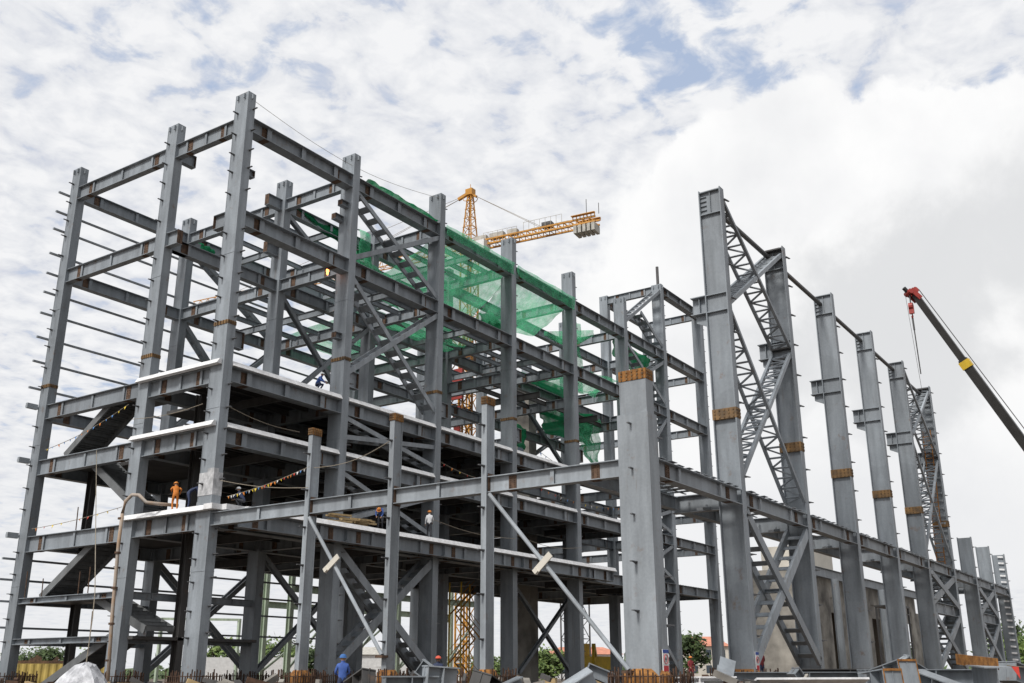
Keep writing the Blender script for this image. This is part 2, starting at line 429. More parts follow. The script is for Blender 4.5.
# --- joists
nj = 0; restj = MB()
def joist(A, B, h=.35):
    global nj
    if nj < 98:
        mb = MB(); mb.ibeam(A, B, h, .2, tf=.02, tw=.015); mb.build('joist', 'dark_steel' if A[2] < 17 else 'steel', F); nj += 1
    else: restj.ibeam(A, B, h, .2, tf=.02, tw=.015)
for z, js, cells in ((T1 - .05, 3, [(1, 1), (2, 1), (2, 0)]), (T2 - .05, 3, [(1, 1), (1, 0), (2, 0), (2, 1), (3, 0), (3, 1)]),
                     (S1 - .35, 2, [(0, 0), (1, 0), (2, 0), (3, 0)]), (S2 - .35, 2, [(0, 0), (1, 0), (2, 0), (3, 0)]), (S3 - .35, 2, [(0, 0), (1, 0), (2, 0), (3, 0)]),
                     (S1 - .35, 3, [(1, 1), (2, 1), (3, 1), (4, 0), (5, 0)]), (S2 - .35, 3, [(1, 1), (2, 1), (3, 1), (4, 0)]), (S3 - .35, 3, [(1, 1), (2, 1), (3, 1)]), (22.1, 2, [(3, 0), (4, 0)])):
    for (i, j) in cells:
        y0 = YS[j] + (1.1 if j == 0 else .95); y1 = YS[j + 1]
        for k in range(js):
            y = y0 + (y1 - y0) * (k + 1) / (js + 1)
            joist((XS[i] + .5, y, z), (XS[i + 1] + .02, y, z))
        x = (XS[i] + XS[i + 1]) / 2 + .3
        joist((x, y0 - .4, z - .37), (x, y1 + .1, z - .37), .5)
if restj.v:
    o = restj.build('joists', 'dark_steel', F); o['kind'] = 'stuff'
# --- slabs and their white edge plates
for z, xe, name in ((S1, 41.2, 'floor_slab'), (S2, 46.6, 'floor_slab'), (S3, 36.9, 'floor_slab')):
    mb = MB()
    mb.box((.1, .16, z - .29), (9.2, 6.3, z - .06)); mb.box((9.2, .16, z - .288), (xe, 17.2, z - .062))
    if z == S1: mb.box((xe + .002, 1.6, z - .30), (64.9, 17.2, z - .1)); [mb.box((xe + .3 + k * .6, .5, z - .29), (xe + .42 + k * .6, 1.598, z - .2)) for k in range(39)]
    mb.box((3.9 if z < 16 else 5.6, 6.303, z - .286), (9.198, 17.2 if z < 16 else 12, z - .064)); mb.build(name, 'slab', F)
    # along the short facade: in front of the columns
    mb = MB(); zz = z; mb.flash((-.36, .16, zz - .30), (-.02, 7.15, zz - .02), 'x'); mb.box((-.02, 1.12, z - .2), (.1, 6.33, z - .03))
    mb.build('slab_edge_plate', 'white_trim', F)
    if z == S1:
        mb = MB(); mb.flash((2.6, -1.22, z - .28), (41.2, -1.0, z), 'y', .7); mb.box((41.05, -1.0, z - .28), (41.2, .5, z - .002)); mb.build('slab_edge_plate', 'white_trim', F)
        mb = MB(); mb.box((2.7, -1.0, z - .27), (41.04, .158, z - .07)); mb.build('floor_slab', 'slab', F)
        for i in range(5):
            beam(F, (max(1.2, XS[i] + .01), -.75, z - .3), (min(XS[i + 1], 41.1) - .01, -.75, z - .3), .80, .6, 'edge_beam', sp=True, stiff=2)
            mb = MB(); mb.ibeam((XS[i + 1] if i < 4 else 41, -1.0, z - .32), (XS[i + 1] if i < 4 else 41, .0, z - .32), .7, .3); mb.build('bracket', 'steel', F)
    for i in range(6 if z != S1 else 0):
        x0 = XS[i] + .6; x1 = min(XS[i + 1], xe)
        if x1 - x0 < 1: continue
        mb = MB(); mb.flash((x0 + .01, -.08, z - .28), (x1 - .01, .157, z), 'y', .7); mb.build('slab_edge_plate', 'white_trim', F)
mb = MB(); mb.box((-.34, -.50, S1 - .28), (.3, .155, S1)); mb.box((.3, -.85, S1 - .278), (1.5, -.05, S1 + .002)); mb.box((1.5, -1.12, S1 - .276), (2.59, -.05, S1 - .004)); mb.build('slab_edge_plate', 'white_trim', F)
# stair bay landings
for z in (S1L, S2L, M1):
    mb = MB(); mb.box((.5, 13.4 if z != M1 else 12.9, z - .2), (3.6, 16.4, z - .03)); mb.build('landing', 'dark_steel', F)
# --- stairs: solid risers between stringers
def flight(ya, za, yb_, zb, x0=.55, x1=2.35):
    mb = MB(); A = V((0, ya, za)); B = V((0, yb_, zb)); d = (B - A).normalized(); up = V((1, 0, 0)).cross(d); up = up if up.z > 0 else -up
    for x in (x0, x1): mb.bar(A + V((x, 0, 0)), B + V((x, 0, 0)), .10, .42, up)
    n = int(abs(zb - za) / .19)
    for i in range(n):
        t = (i + .5) / n; P = A.lerp(B, t); dy = (yb_ - ya) / n; dz = (zb - za) / n
        mb.bar((x0, P.y, P.z + dz / 2), (x1, P.y, P.z + dz / 2), abs(dy) + .03, .04)
        mb.bar((x0, P.y - dy / 2, P.z - .01), (x1, P.y - dy / 2, P.z - .01), .03, abs(dz) + .09)
    return mb.build('stair_flight', 'stair_steel', F)
flight(14.5, S2L + .15, 10.0, S3L - .35); flight(6.6, 8.5, 12.4, S2L - .15); flight(15.0, M1, 9.5, S1L - .1); flight(5.0, 2.2, 9.9, 4.1); flight(14.4, GZ + .1, 8.0, 1.85)
for y0, y1, z in ((7.3, 10.0, S3L - .35), (7.3, 9.5, S1L - .15)):
    mb = MB(); mb.box((.55, y0, z - .12), (3.1, y1, z)); mb.build('landing', 'dark_steel', F)
mb = MB(); mb.box((.5, 5.9, M0 - .2), (9.1, 7.9, M0 - .03)); mb.build('landing', 'dark_steel', F)
for y in (6.4, 16.3):
    mb = MB(); mb.ibeam((3.6, y, GZ + .3), (3.6, y, S3 - .3), .5, .4, (0, 1, 0)); mb.build('stair_post', 'dark_steel', F)
beam(F, (.6, 6.7, M1), (9.13, 6.7, M1), .4, .25, 'stair_beam', sp=False); beam(F, (.6, 6.7, M0), (9.13, 6.7, M0), .4, .25, 'stair_beam', sp=False)
# --- girts on the far long wall
for z in (30.65, 29.25, 27.99, 26.24, 24.84, 23.52, 22.08, 20.45, 18.84, 17.1, 15.88, 12.46, 7.91, 6.55, 5.34, 4.09, 2.6):
    mb = MB(); thick = z in (15.88, 12.46, 7.91)
    mb.bar((-.67, 17.5, z), (28.2 if z < 26 else 18.6, 17.5, z), .14, .12)
    if thick: mb.bar((-.75, 17.3, z), (-.05, 17.3, z), .2, .32)
    mb.build('girt', 'steel_pale', F)
# --- braces
sepY = (0, .95, 0)
def facade_x(i, za0, za1, zb0, zb1, y=.15, which='both', cw=.32):
    """X between columns i and i+1: rising one (za0 -> za1) then falling one (zb0 -> zb1)"""
    x0 = XS[i] + .55; x1 = XS[i + 1] + .05
    if which in ('both', 'up'): laced(F, (x0, y, za0), (x1, y, za1), sepY, cw, .12, .9, bat=.48)
    if which in ('both', 'down'): laced(F, (x0, y + .03, zb0), (x1, y + .03, zb1), sepY, cw, .12, .9, bat=.48)
facade_x(1, T2 + .3, T1 - 1.1, T1 - 1.0, T2 + .2)
facade_x(1, S3 + 1.6, T2 - 1.1, T2 - 1.1, S3 + .9)
facade_x(1, S2 + .9, S3 - 1.6, S3 - 1.3, S2 + .5, cw=.28)
facade_x(1, S1 + .3, S2 - 1.6, S2 - 1.3, S1 + .3, cw=.28)
facade_x(1, .3, S1 - 1.4, S1 - 1.3, .3, cw=.5)
facade_x(5, T1 + .9, T0 - .7, 0, 0, which='up')
laced(F, (50.6, .2, 33.9), (55.1, .2, T1 + .5), sepY, .36, .12, .9, bat=.48)
facade_x(5, T2 + .4, T1 - 1.2, T1 - 1.1, T2 + .4)
facade_x(5, S3 + .4, T2 - 1.2, T2 - 1.1, S3 + .4)
facade_x(5, S2, S3 - 1.3, S3 - 1.2, S2); facade_x(5, S1, S2 - 1.2, S2 - 1.2, S1); facade_x(5, .3, S1 - 1.4, S1 - 1.3, .3, cw=.4)
for z0, z1 in ((T2 + .2, T1 - .9), (S3 + .2, T2 - .9), (.2, S1 - 1.2)):
    laced(F, (9.8, 16.7, z1), (18.3, 16.7, z0), (0, .5, 0), .34, .10, 1.0); laced(F, (9.8, 16.66, z0), (18.3, 16.66, z1), (0, .5, 0), .34, .10, 1.0)
def solid_brace(A, B, s=.34): 
    mb = MB(); mb.ibeam(V(A), V(B), s, s * .8, (0, 1, 0)); return mb.build('brace', 'steel_brace', F)
for z0, z1 in ((T2 + .2, T1 - .9), (S3 + .2, T2 - .9), (0, S1 - 1.2)):
    solid_brace((9.75, 6.9, z1), (18.3, 6.9, z0)); 
    if z0 != T2 + .2: solid_brace((9.75, 6.86, z0), (18.3, 6.86, z1))
for (i, y) in ((3, 16.8), (4, 6.8)):
    solid_brace((XS[i] + .6, y, S1 - 1.3), (XS[i + 1], y, 0))
    if i == 4: solid_brace((XS[i] + .6, y - .4, 0), (XS[i + 1], y - .4, S1 - 1.3))
solid_brace((37.6, 6.8, T2 - 1), (46.6, 6.8, 18.0)); solid_brace((46.9, 7.2, 22), (46.9, 16.4, 17.5)); solid_brace((28.2, 16.8, T2 - 1), (37, 16.8, 18))
# post on top of the tallest column
mb = MB(); mb.tube([(55.5, .5, 38.2), (55.5, .5, 40.45)], .16); mb.build('pipe_post', 'dark_steel', F)
# concrete core walls standing inside the frame
# ================================================================== HALL FRAME
HX = [9.2, 18.15, 27.07, 36.12, 44.87, 53.82, 62.8, 71.1, 79.5]
HY = -24.9; HB = 7.85
Hf = empty('steel_hall_frame', (40, -24, GZ), 'long grey steel hall frame with tall H columns and crane brackets', 'hall frame')
hcol = []
nh = 0; resth = MB()
def hall_cleats(c, x, y, z1, wx, wy, two=False):
    global nh
    z = 1.5 + random.random() * .4
    while z < z1 - .4:
        for P, dd in (((x + wx, y + .02, z), (1, -.25, 0)),) + ((((x, y + wy * .55, z + .5), (-1, 0, 0)),) if two else ()):
            if abs(z - HB + .3) < .5: continue
            if nh < 96: cleat(P, dd, c); nh += 1
            else: resth.bar(V(P), V(P) + V(dd).normalized() * .26, .09, .045)
        z += 1.75
for k, x in enumerate(HX):
    tall = k < 6
    z1 = 23.05 if tall else 11.35
    c = h_column(Hf, x, HY, GZ + .5, z1, .5, 1.15, cap=tall)
    hcol.append(c)
    hall_cleats(c, x, HY, z1, .5, 1.15)
    if tall:
        band(c, x + .005, HY, 11.2, .49, 1.15, .5)
        mb = MB(); y0 = HY + 1.15; y1 = y0 + .78                     # crane bracket
        mb.box((x, y0, 17.42), (x + .5, y1, 17.46)); mb.box((x, y0, 16.55), (x + .5, y1 - .0, 16.59)); mb.box((x + .3, y0, 16.59), (x + .34, y1, 17.42))
        mb.box((x + .1, y0 + .35, 16.6), (x + .299, y0 + .38, 17.41))
        mb.add([(x + .28, y0, 15.9), (x + .28, y1 - .15, 16.2), (x + .28, y1 - .15, 16.55), (x + .28, y0, 16.55), (x + .36, y0, 15.9), (x + .36, y1 - .15, 16.2), (x + .36, y1 - .15, 16.55), (x + .36, y0, 16.55)],
               [(0, 3, 2, 1), (4, 5, 6, 7), (0, 1, 5, 4), (1, 2, 6, 5), (2, 3, 7, 6), (3, 0, 4, 7)])
        mb.box((x + .02, HY + .05, 17.41), (x + .17, HY + 1.10, 17.45)); mb.box((x + .02, HY + .05, 16.54), (x + .17, HY + 1.10, 16.58))
        mb.build('crane_bracket', 'steel', c)
# corner column, thicker, with the orange-rust splice on top
cc = box_column(Hf, .04, HY + .04, GZ + .5, 11.05, .62, 1.16, 'steel_pale', lugs=False)
hall_cleats(cc, 0, HY, 10.6, .80, 1.35, True)
band(cc, .045, HY + .045, 10.9, .61, 1.15, .42, 'rust_orange')
mb = MB(); mb.box((-.0, HY - .0, GZ + .5), (.80, HY + 1.33, 9.55)); mb.build('stiffening_casing', 'steel_pale', cc)
if resth.v: o = resth.build('cleat_row', 'bolt', Hf); o['kind'] = 'stuff'
# low row of columns from the building corner to the corner column
CY = [-6.99, -12.16, -17.32]
crow = []
for y in CY:
    mb = MB(); x, wx, wy, t = 0, .58, .27, .03
    mb.box((x, y, GZ + .4), (x + t, y + wy, 11.2)); mb.box((x + wx - t, y, GZ + .4), (x + wx, y + wy, 11.2)); mb.box((x + t, y + .04, GZ + .4), (x + wx - t, y + .07, 11.2))
    mb.box((x + t, y + .012, 11.1), (x + wx - t, y + wy, 11.13)); mb.box((x + t, y + .012, 7.1), (x + wx - t, y + wy - .02, 7.13)); mb.box((x + t, y + .012, 7.9), (x + wx - t, y + wy - .02, 7.93))
    c = mb.build('column', 'steel_pale', Hf); crow.append(c)
    band(c, x, y, 10.98, wx, wy, .34, 'rust_orange')
    mb = MB(); mb.box((.13, y - .012, 7.1), (.592, y + .03, 7.98)); mb.build('splice_plate', 'rust', c)
    z = 1.3
    while z < 11:
        cleat((0, y + .13, z), (-1, .1, 0), c); z += 1.75
ys = [0] + CY + [HY + 1.35]
for k in range(4):
    ya = ys[k] - (.0 if k == 0 else 0); yb2 = ys[k + 1] + (.27 if k < 3 else 0)
    beam(Hf, (.29, ya, HB), (.29, yb2, HB), .68, .42, 'wall_beam', 'steel_pale', sp=(k == 3), stiff=1)
# long wall beam of the hall
xs = [0] + HX
for k in range(len(HX)):
    beam(Hf, (xs[k] + (.82 if k == 0 else .5), HY + .25, HB), (xs[k + 1], HY + .25, HB), .7, .5, 'wall_beam', 'steel_brace', sp=(k < 6), stiff=2)
# inner gallery: bracket beams, inner beam and the deck planks
for k, x in enumerate(HX):
    beam(Hf, (x + .25, HY + 1.15, HB), (x + .25, -21.4, HB), .8, .4, 'bracket_beam', 'steel_brace', sp=False, stiff=0)
    if k < 8: beam(Hf, (xs[k] + .3, -21.55, HB - .05), (x + .1, -21.55, HB - .05), .6, .35, 'gallery_beam', sp=False, stiff=1)
for k in range(len(HX)):
    deck = MB(); x = xs[k] + 1.0
    deck.bar((xs[k] + .9, -24.4, HB + .025), (HX[k] - .1, -24.4, HB + .025), .08, .04); deck.bar((xs[k] + .9, -22.2, HB + .025), (HX[k] - .1, -22.2, HB + .025), .08, .04)
    while x < HX[k] - .7:
        w = .5 + .1 * math.sin(x * 5); dz = .03 * math.sin(x * 7)
        deck.box((x, -24.93 + .05 * math.sin(x * 3), HB + .05 + dz * .3), (x + w, -21.6, HB + .072 + dz * .3)); x += .82
    deck.build('gallery_deck', 'steel_pale', Hf)
# floodlight-like brackets hanging beneath each bay
for k in range(0, 6):
    mb = MB(); x = HX[k]; mb.bar((x + .1, -23.2, 7.15), (x - .9, -23.2, 7.0), .3, .12); mb.bar((x - .1, -23.2, 7.3), (x - .1, -23.2, 7.05), .06, .06); mb.build('outrigger_arm', 'steel_pale', Hf)
# top strut pipes
for k in range(5):
    mb = MB(); mb.tube([(HX[k] + .2, -24.1, 22.45), (HX[k + 1] + .16, -24.1, 22.45)], .13, 10)
    mb.build('top_strut', 'dark_steel', Hf)
# X bracing bays
def hall_brace(k, panels, low):
    x0, x1 = HX[k] + .5, HX[k + 1] + .02
    for z0, z1 in panels:
        laced(Hf, (x0, HY + .1, z1), (x1, HY + .1, z0), (0, 1.0, 0), .17, .15, .62, True, 'steel_brace', .09)
        laced(Hf, (x0, HY + .14, z0), (x1, HY + .14, z1), (0, 1.0, 0), .22, .15, .5, True, 'steel_pale', .09)
    for z0, z1 in panels:
        for xx in (x0, x1):
            
            for zz_ in (z1 - .3, z1 + .3): mb = MB(); mb.box((xx - .25, HY + .1, zz_), (xx + .25, HY + 1.1, zz_ + .08)); mb.build('gusset', 'dark_steel', Hf)
    for z0, z1 in low:
        laced(Hf, (x0, HY + .08, z1), (x1, HY + .08, z0), (0, 1.0, 0), .46, .16, .9, bat=.3)
        laced(Hf, (x0, HY + .12, z0), (x1, HY + .12, z1), (0, 1.0, 0), .5, .16, .9, bat=.3, mat='steel_pale')
hall_brace(0, [(17.0, 22.5), (8.5, 16.6)], [(.5, 6.9)])
hall_brace(4, [(17.0, 22.5), (8.5, 16.6)], [(4.9, 7.1), (.4, 4.0)])
hall_brace(6, [], [(4.9, 7.1), (.4, 4.0)])
for k in (4, 6): beam(Hf, (HX[k] + .5, HY + .3, 4.9), (HX[k + 1], HY + .3, 4.9), .8, .5, 'wall_beam', sp=False)
# slotted lacing on the last columns
for k, (z0, z1) in ((5, (9, 22.9)), (8, (.5, 11.2))):
    x = HX[k]; z = z0
    while z < z1:
        mb = MB(); mb.bar((x - .02, HY + .12, z), (x - .02, HY + .62, z + .05), .04, .16, (0, 0, 1)); mb.build('batten', 'white_trim' if k == 8 else 'steel_pale', hcol[k]); z += .62
# rusty base collars
for c, x, y, wx, wy in [(cc, 0, HY, .82, 1.35)] + [(hcol[k], HX[k], HY, .5, 1.15) for k in (0, 1, 2, 3)] + [(crow[i], 0, CY[i], .58, .27) for i in range(3)]:
    mb = MB(); n = 22; R = []
    for i in range(n):
        a = 2 * math.pi * i / n; r = 1 + .1 * (i % 2)
        R.append((x + wx / 2 + math.cos(a) * (wx / 2 + .22) * r, y + wy / 2 + math.sin(a) * (wy / 2 + .2) * r))
    vs = [(p[0], p[1], GZ + .3) for p in R] + [(p[0], p[1], -.02 - .05 * (i % 3)) for i, p in enumerate(R)] + [(x + wx / 2 + (p[0] - x - wx / 2) * .7, y + wy / 2 + (p[1] - y - wy / 2) * .7, .14) for p in R]
    fs = [(i, (i + 1) % n, n + (i + 1) % n, n + i) for i in range(n)] + [(n + i, n + (i + 1) % n, 2 * n + (i + 1) % n, 2 * n + i) for i in range(n)] + [tuple(range(2 * n, 3 * n))]
    mb.add(vs, fs); mb.build('base_collar', 'rust_orange', c)
# lettering-free safety boards strapped on two columns
def board(parent, x0, x1, y, z0, z1):
    mb = MB(); h = z1 - z0
    mb.box((x0, y - .03, z0), (x1, y, z1), 0)
    mb.box((x0 + .01, y - .036, z0 + h * .84), (x1 - .01, y - .03, z1 - .01), 1)
    mb.box((x0 + .05, y - .036, z0 + h * .05), (x1 - .05, y - .03, z0 + h * .30), 2)
    cx, cz, r = (x0 + x1) / 2, z0 + h * .58, (x1 - x0) * .33
    for i in range(16):
        a, b2 = 2 * math.pi * i / 16, 2 * math.pi * (i + 1) / 16
        mb.bar((cx + r * math.cos(a), y - .034, cz + r * math.sin(a)), (cx + r * math.cos(b2), y - .034, cz + r * math.sin(b2)), .01, .035, (0, 1, 0), 2)
    mb.bar((cx, y - .034, cz - r * .6), (cx, y - .034, cz + r * .45), .05, .012, (0, 1, 0), 3)
    mb.bar((cx - r * .5, y - .0345, cz), (cx + r * .5, y - .0345, cz), .04, .011, (0, 1, 0), 3)
    return mb
mb = board(None, .2, .68, HY - .04, .0, .80); o = mb.build('warning_board', ['white', 'signblue', 'signred', 'bolt']); tag(o, 'small blue white and red warning board on the thick corner column beside the slanted prop', 'sign', 'warning boards on columns')
mb = board(None, HX[0] + .06, HX[0] + .46, HY - .01, .05, .85); o = mb.build('warning_board', ['white', 'signblue', 'signred', 'bolt']); tag(o, 'warning board on the tallest hall column, next to the red clothed worker', 'sign', 'warning boards on columns')

# ================================================================== PROPS, CAGES, OFFCUTS
def prop(A, B, label, tpos):
    o = empty('raking_prop', B, label, 'prop', 'raking props')
    mb = MB(); mb.tube([A, B], .085, 10); mb.build('pipe', 'steel_pale', o)
    A = V(A); B = V(B); P = A.lerp(B, tpos); d = (B - A).normalized(); s = d.cross(V((1, 0, 0))).normalized()
    mb = MB()
    mb.bar(P - s * .5 + V((-.14, 0, 0)), P + s * .5 + V((-.14, 0, 0)), .06, .26, d)
    mb.bar(P - s * .5 + V((-.2, 0, 0)), P - s * .32 + V((-.2, 0, 0)), .05, .2, d)
    mb.build('clamp_board', 'cream', o)
    mb = MB(); mb.box((B.x - .2, B.y - .2, B.z - .12), (B.x + .2, B.y + .2, B.z - .02)); mb.build('foot_plate', 'rust', o)
prop((-.12, -7.2, 6.95), (-.12, -12.0, .75), 'thin pale pipe prop with a board, leaning right off the leftmost low column', .36)
prop((-.12, -17.55, 7.05), (-.12, -23.75, .1), 'long pale pipe prop with a board, leaning down to the thick corner column', .43)
# rebar cages
def cage(x, y, wx, wy, top=.1):
    mb = MB(); m_ = .45 + .3 * random.random(); x0, x1, y0, y1 = x - m_, x + wx + m_, y - m_, y + wy + m_
    P = []
    nx, ny = int((x1 - x0) / .15), int((y1 - y0) / .15)
    for i in range(nx + 1): P += [(x0 + (x1 - x0) * i / nx, y0), (x0 + (x1 - x0) * i / nx, y1)]
    for i in range(1, ny): P += [(x0, y0 + (y1 - y0) * i / ny), (x1, y0 + (y1 - y0) * i / ny)]
    for a, b2 in P: mb.bar((a, b2, GZ), (a + random.uniform(-.05, .05), b2 + random.uniform(-.05, .05), top + random.uniform(-.22, .12)), .045, .045)
    for z in (-.75, -.4, -.12): mb.tube([(x0, y0, z), (x1, y0, z), (x1, y1, z), (x0, y1, z), (x0, y0, z)], .02, 4)
    return mb.build('rebar_cage', 'rebar')
cages = [(0, 16.4, 'leftmost corner column'), (0, 6.34, 'column behind the concrete pump pipe'), (0, 0, 'near corner column of the tall frame'), (9.13, 6.34, 'dark inner column right of the near corner'),
         (9.13, 0, 'wide column behind the blue jacketed worker'), (0, CY[0], 'leftmost low column'), (0, CY[1], 'middle low column'), (0, CY[2], 'third low column'), (0, HY, 'thick corner column'), (HX[0], HY, 'tallest hall column'), (18.3, 0, 'column behind the red helmeted worker')]
for x, y, s in cages:
    tag(cage(x, y, .7, 1.1 if y in (0, HY, 6.34) else .4), 'rusty rebar cage around the foot of the ' + s, 'rebar cage', 'rebar cages at column feet')

def offcut(x, y, z, L, h, w, rot, label, mat='steel', rim=False, cat='steel offcut', name='steel_offcut'):
    """a piece of H section, centre on (x, y, z)"""
    mb = MB(); mb.ibeam((-L / 2, 0, h / 2), (L / 2, 0, h / 2), h, w, tf=.04, tw=.03)
    for xx in (-L / 2 + .03, 0): mb.box((xx, -w / 2 + .01, -h / 2 + .045), (xx + .03, w / 2 - .01, h / 2 - .045))
    if rim:
        for a_, b_ in (((-w / 2, -h / 2), (w / 2, -h / 2 + .03)), ((-w / 2, h / 2 - .08), (w / 2, h / 2)), ((-w / 2, -h / 2 + .03), (-w / 2 + .03, h / 2 - .08)), ((w / 2 - .03, -h / 2 + .03), (w / 2, h / 2 - .08))):
            mb.box((-L / 2 - .03, a_[0], a_[1]), (-L / 2 - .001, b_[0], b_[1]), 1)
        mb.box((-L / 2 + .05, -w / 2 + .02, -h / 2 + .04), (-L / 2 + .08, w / 2 - .02, h / 2 - .04))
    o = mb.build(name, [mat, 'rust_orange'], origin=(0, 0, 0)); o.location = (x, y, z); o.rotation_euler = [math.radians(a) for a in rot]
    return tag(o, label, cat, 'loose steel pieces')
offcut(-2.8, -23.2, -.42, 1.25, .55, .7, (14, -30, -50), 'pale H piece tilted up beside the foot of the long prop', 'steel_pale')
offcut(-5.0, -21.6, -.62, 1.5, .5, .6, (0, -22, -35), 'grey H piece leaning just left of the tilted pale one')
offcut(-8.0, -21.3, -.35, 1.1, 1.1, .5, (0, 4, -30), 'upright grey box piece standing right of the red helmet', 'steel_pale')
offcut(-8.6, -20.6, -.45, 1.7, .75, .7, (0, 0, -40), 'flat grey piece hiding the legs of the red helmeted worker')
offcut(-3.5, -18.8, -.72, 6.5, .7, .7, (0, 0, -55), 'long dark grey beam lying behind the middle offcuts')
offcut(3.4, -25.9, -.2, 1.6, .5, .6, (25, -42, 10), 'short dark ended beam leaning up between the corner and tallest columns')
offcut(2.0, -25.4, -.35, 2.8, .25, .9, (-12, 0, -50), 'broad white topped beam lying between the corner and tallest columns', 'white_trim')
offcut(4.2, -22.8, -.1, 1.5, .35, .5, (0, 40, -40), 'narrow grey beam end poking up behind the broad white topped one')
offcut(10.0, -26.8, -.3, 8.0, .65, .6, (0, 0, -38), 'long grey beam lying across the foot of the second hall column')
offcut(3.4, -28.9, -.52, 4.4, .07, 1.7, (-22, 0, -42), 'wide white flange sheet lying in front of the hall columns', 'white_trim')
offcut(5.8, -31.0, -.42, 1.5, .95, .8, (0, 6, 52), 'dark box section with a rusty rim, left of the taller rimmed one', 'steel', True)
offcut(9.3, -30.6, -.25, 2.2, 1.1, .8, (0, 10, 46), 'taller box section with a rusty rim, beside the piled plates', 'steel', True)
offcut(10.4, -32.0, -.5, 2.4, .6, .8, (0, -16, 60), 'grey piece with ribs piled right of the taller rimmed section', 'steel_brace')
offcut(14.0, -31.0, -.28, 7.0, .8, .6, (0, 0, -40), 'long grey beam behind the orange planked beam')
offcut(16.5, -34.8, -.5, 4.5, .8, .9, (0, 14, -25), 'dark beam end leaning at the right edge by the bunting', 'steel_brace')
offcut(13.2, -27.6, -.15, 5.0, .6, .5, (0, 0, -38), 'dark beam lying behind the rimmed box sections', 'dark_steel')
offcut(7.0, -27.6, -.35, 1.1, .4, .45, (0, 50, -30), 'short grey piece leaning up at the foot of the third hall column', 'steel')
offcut(12.6, -30.4, .1, 1.1, .5, .5, (10, 62, -40), 'thin grey plate piece standing up between the rimmed section and the orange topped girder', 'steel_pale')
offcut(-6.9, -20.2, -.1, 1.2, .5, .5, (0, 35, -60), 'small pale piece leaning right of the upright box piece', 'steel_pale')
offcut(-4.2, -20.5, -.4, 2.4, .5, .7, (15, 10, 20), 'dark piece lying in front of the third low column', 'dark_steel')
offcut(.9, -22.6, -.25, 2.2, .45, .5, (0, 22, -60), 'grey piece sloping down behind the thick corner column', 'steel')
offcut(18.5, -29.6, -.1, 2.0, .5, .6, (0, 28, -40), 'grey piece rising behind the orange topped girder', 'steel')
offcut(-7.6, -17.6, -.35, 1.4, .6, .5, (8, 18, 70), 'dark grey piece lying left of the third low column foot', 'dark_steel')
offcut(24.0, -29.5, -.15, 6.0, .6, .6, (0, 0, -30), 'distant dark beam lying across the feet of the far hall columns', 'dark_steel')
# big beam carrying a rusty plank
o = empty('stacked_girder', (11.2, -33.4, GZ), 'big grey girder topped by an orange rusty plate, low on the right', 'girder')
mb = MB(); mb.ibeam((8.2, -34.6, .18), (14.2, -32.6, .32), .95, .9, tf=.05); mb.build('girder', 'steel_brace', o)
mb = MB(); mb.bar((9.6, -34.4, .28), (13.4, -32.2, .52), .06, .42); mb.build('rusty_plate', 'rust_orange', o)

mb = MB(); rnd = random.Random(11)
for k in range(420):
    t = rnd.random(); c = V((-1.5 - 3 * rnd.random(), 12 - 36 * t, 0)) if k % 2 else V((1 + 60 * t * t, -27.5 + 2.5 * rnd.random() - (2 if k % 4 else 0), 0))
    if k % 5 == 0: c = V((rnd.uniform(2, 20), rnd.uniform(-18, -2), 0))
    l = rnd.uniform(.2, 1.1); a = rnd.uniform(0, 3.14); e = rnd.uniform(-.3, .5)
    z = GZ + rnd.uniform(.05, .75)
    mb.bar((c.x, c.y, z), (c.x + l * math.cos(a), c.y + l * math.sin(a), z + l * e), rnd.uniform(.05, .3), rnd.uniform(.04, .3), mi=rnd.choice((0, 0, 1, 1, 2, 3)))
tag(mb.build('construction_debris', ['dark_steel', 'rebar', 'wood', 'concrete']), 'loose rubble, bars and timber bits strewn at the column feet', 'debris', kind='stuff')
# wrapped load hanging on a rope
mb = MB(); n = 14; prof = [(.05, 1.55), (.28, 1.45), (.6, 1.0), (.85, .5), (.95, 0), (.8, -.35)]
vs = []
for k, (r, z) in enumerate(prof):
    for i in range(n):
        a = 2 * math.pi * i / n; rr = 1.25 * r * (1 + .2 * math.sin(i * 2.6 + k * .3) + .08 * math.cos(i * 5))
        vs.append((-8.9 + rr * math.cos(a), -4.3 + rr * math.sin(a), z - 1.15 + .06 * math.sin(i * 3)))
fs = [(k * n + i, k * n + (i + 1) % n, (k + 1) * n + (i + 1) % n, (k + 1) * n + i) for k in range(len(prof) - 1) for i in range(n)]
fs += [tuple(range(n)), tuple(range((len(prof) - 1) * n, len(prof) * n))]
mb.add(vs, fs); w = mb.build('wrapped_load', 'tarp'); tag(w, 'white sheet wrapped load slung on a rope at the lower left', 'wrapped load')
mb = MB(); mb.tube([(-8.9, -4.3, .35), (-8.6, -3.9, 2.2), (-8.3, -3.4, 3.2), (-.06, 10.4, 12.3)], .02, 5); mb.build('sling_rope', 'rope', w)

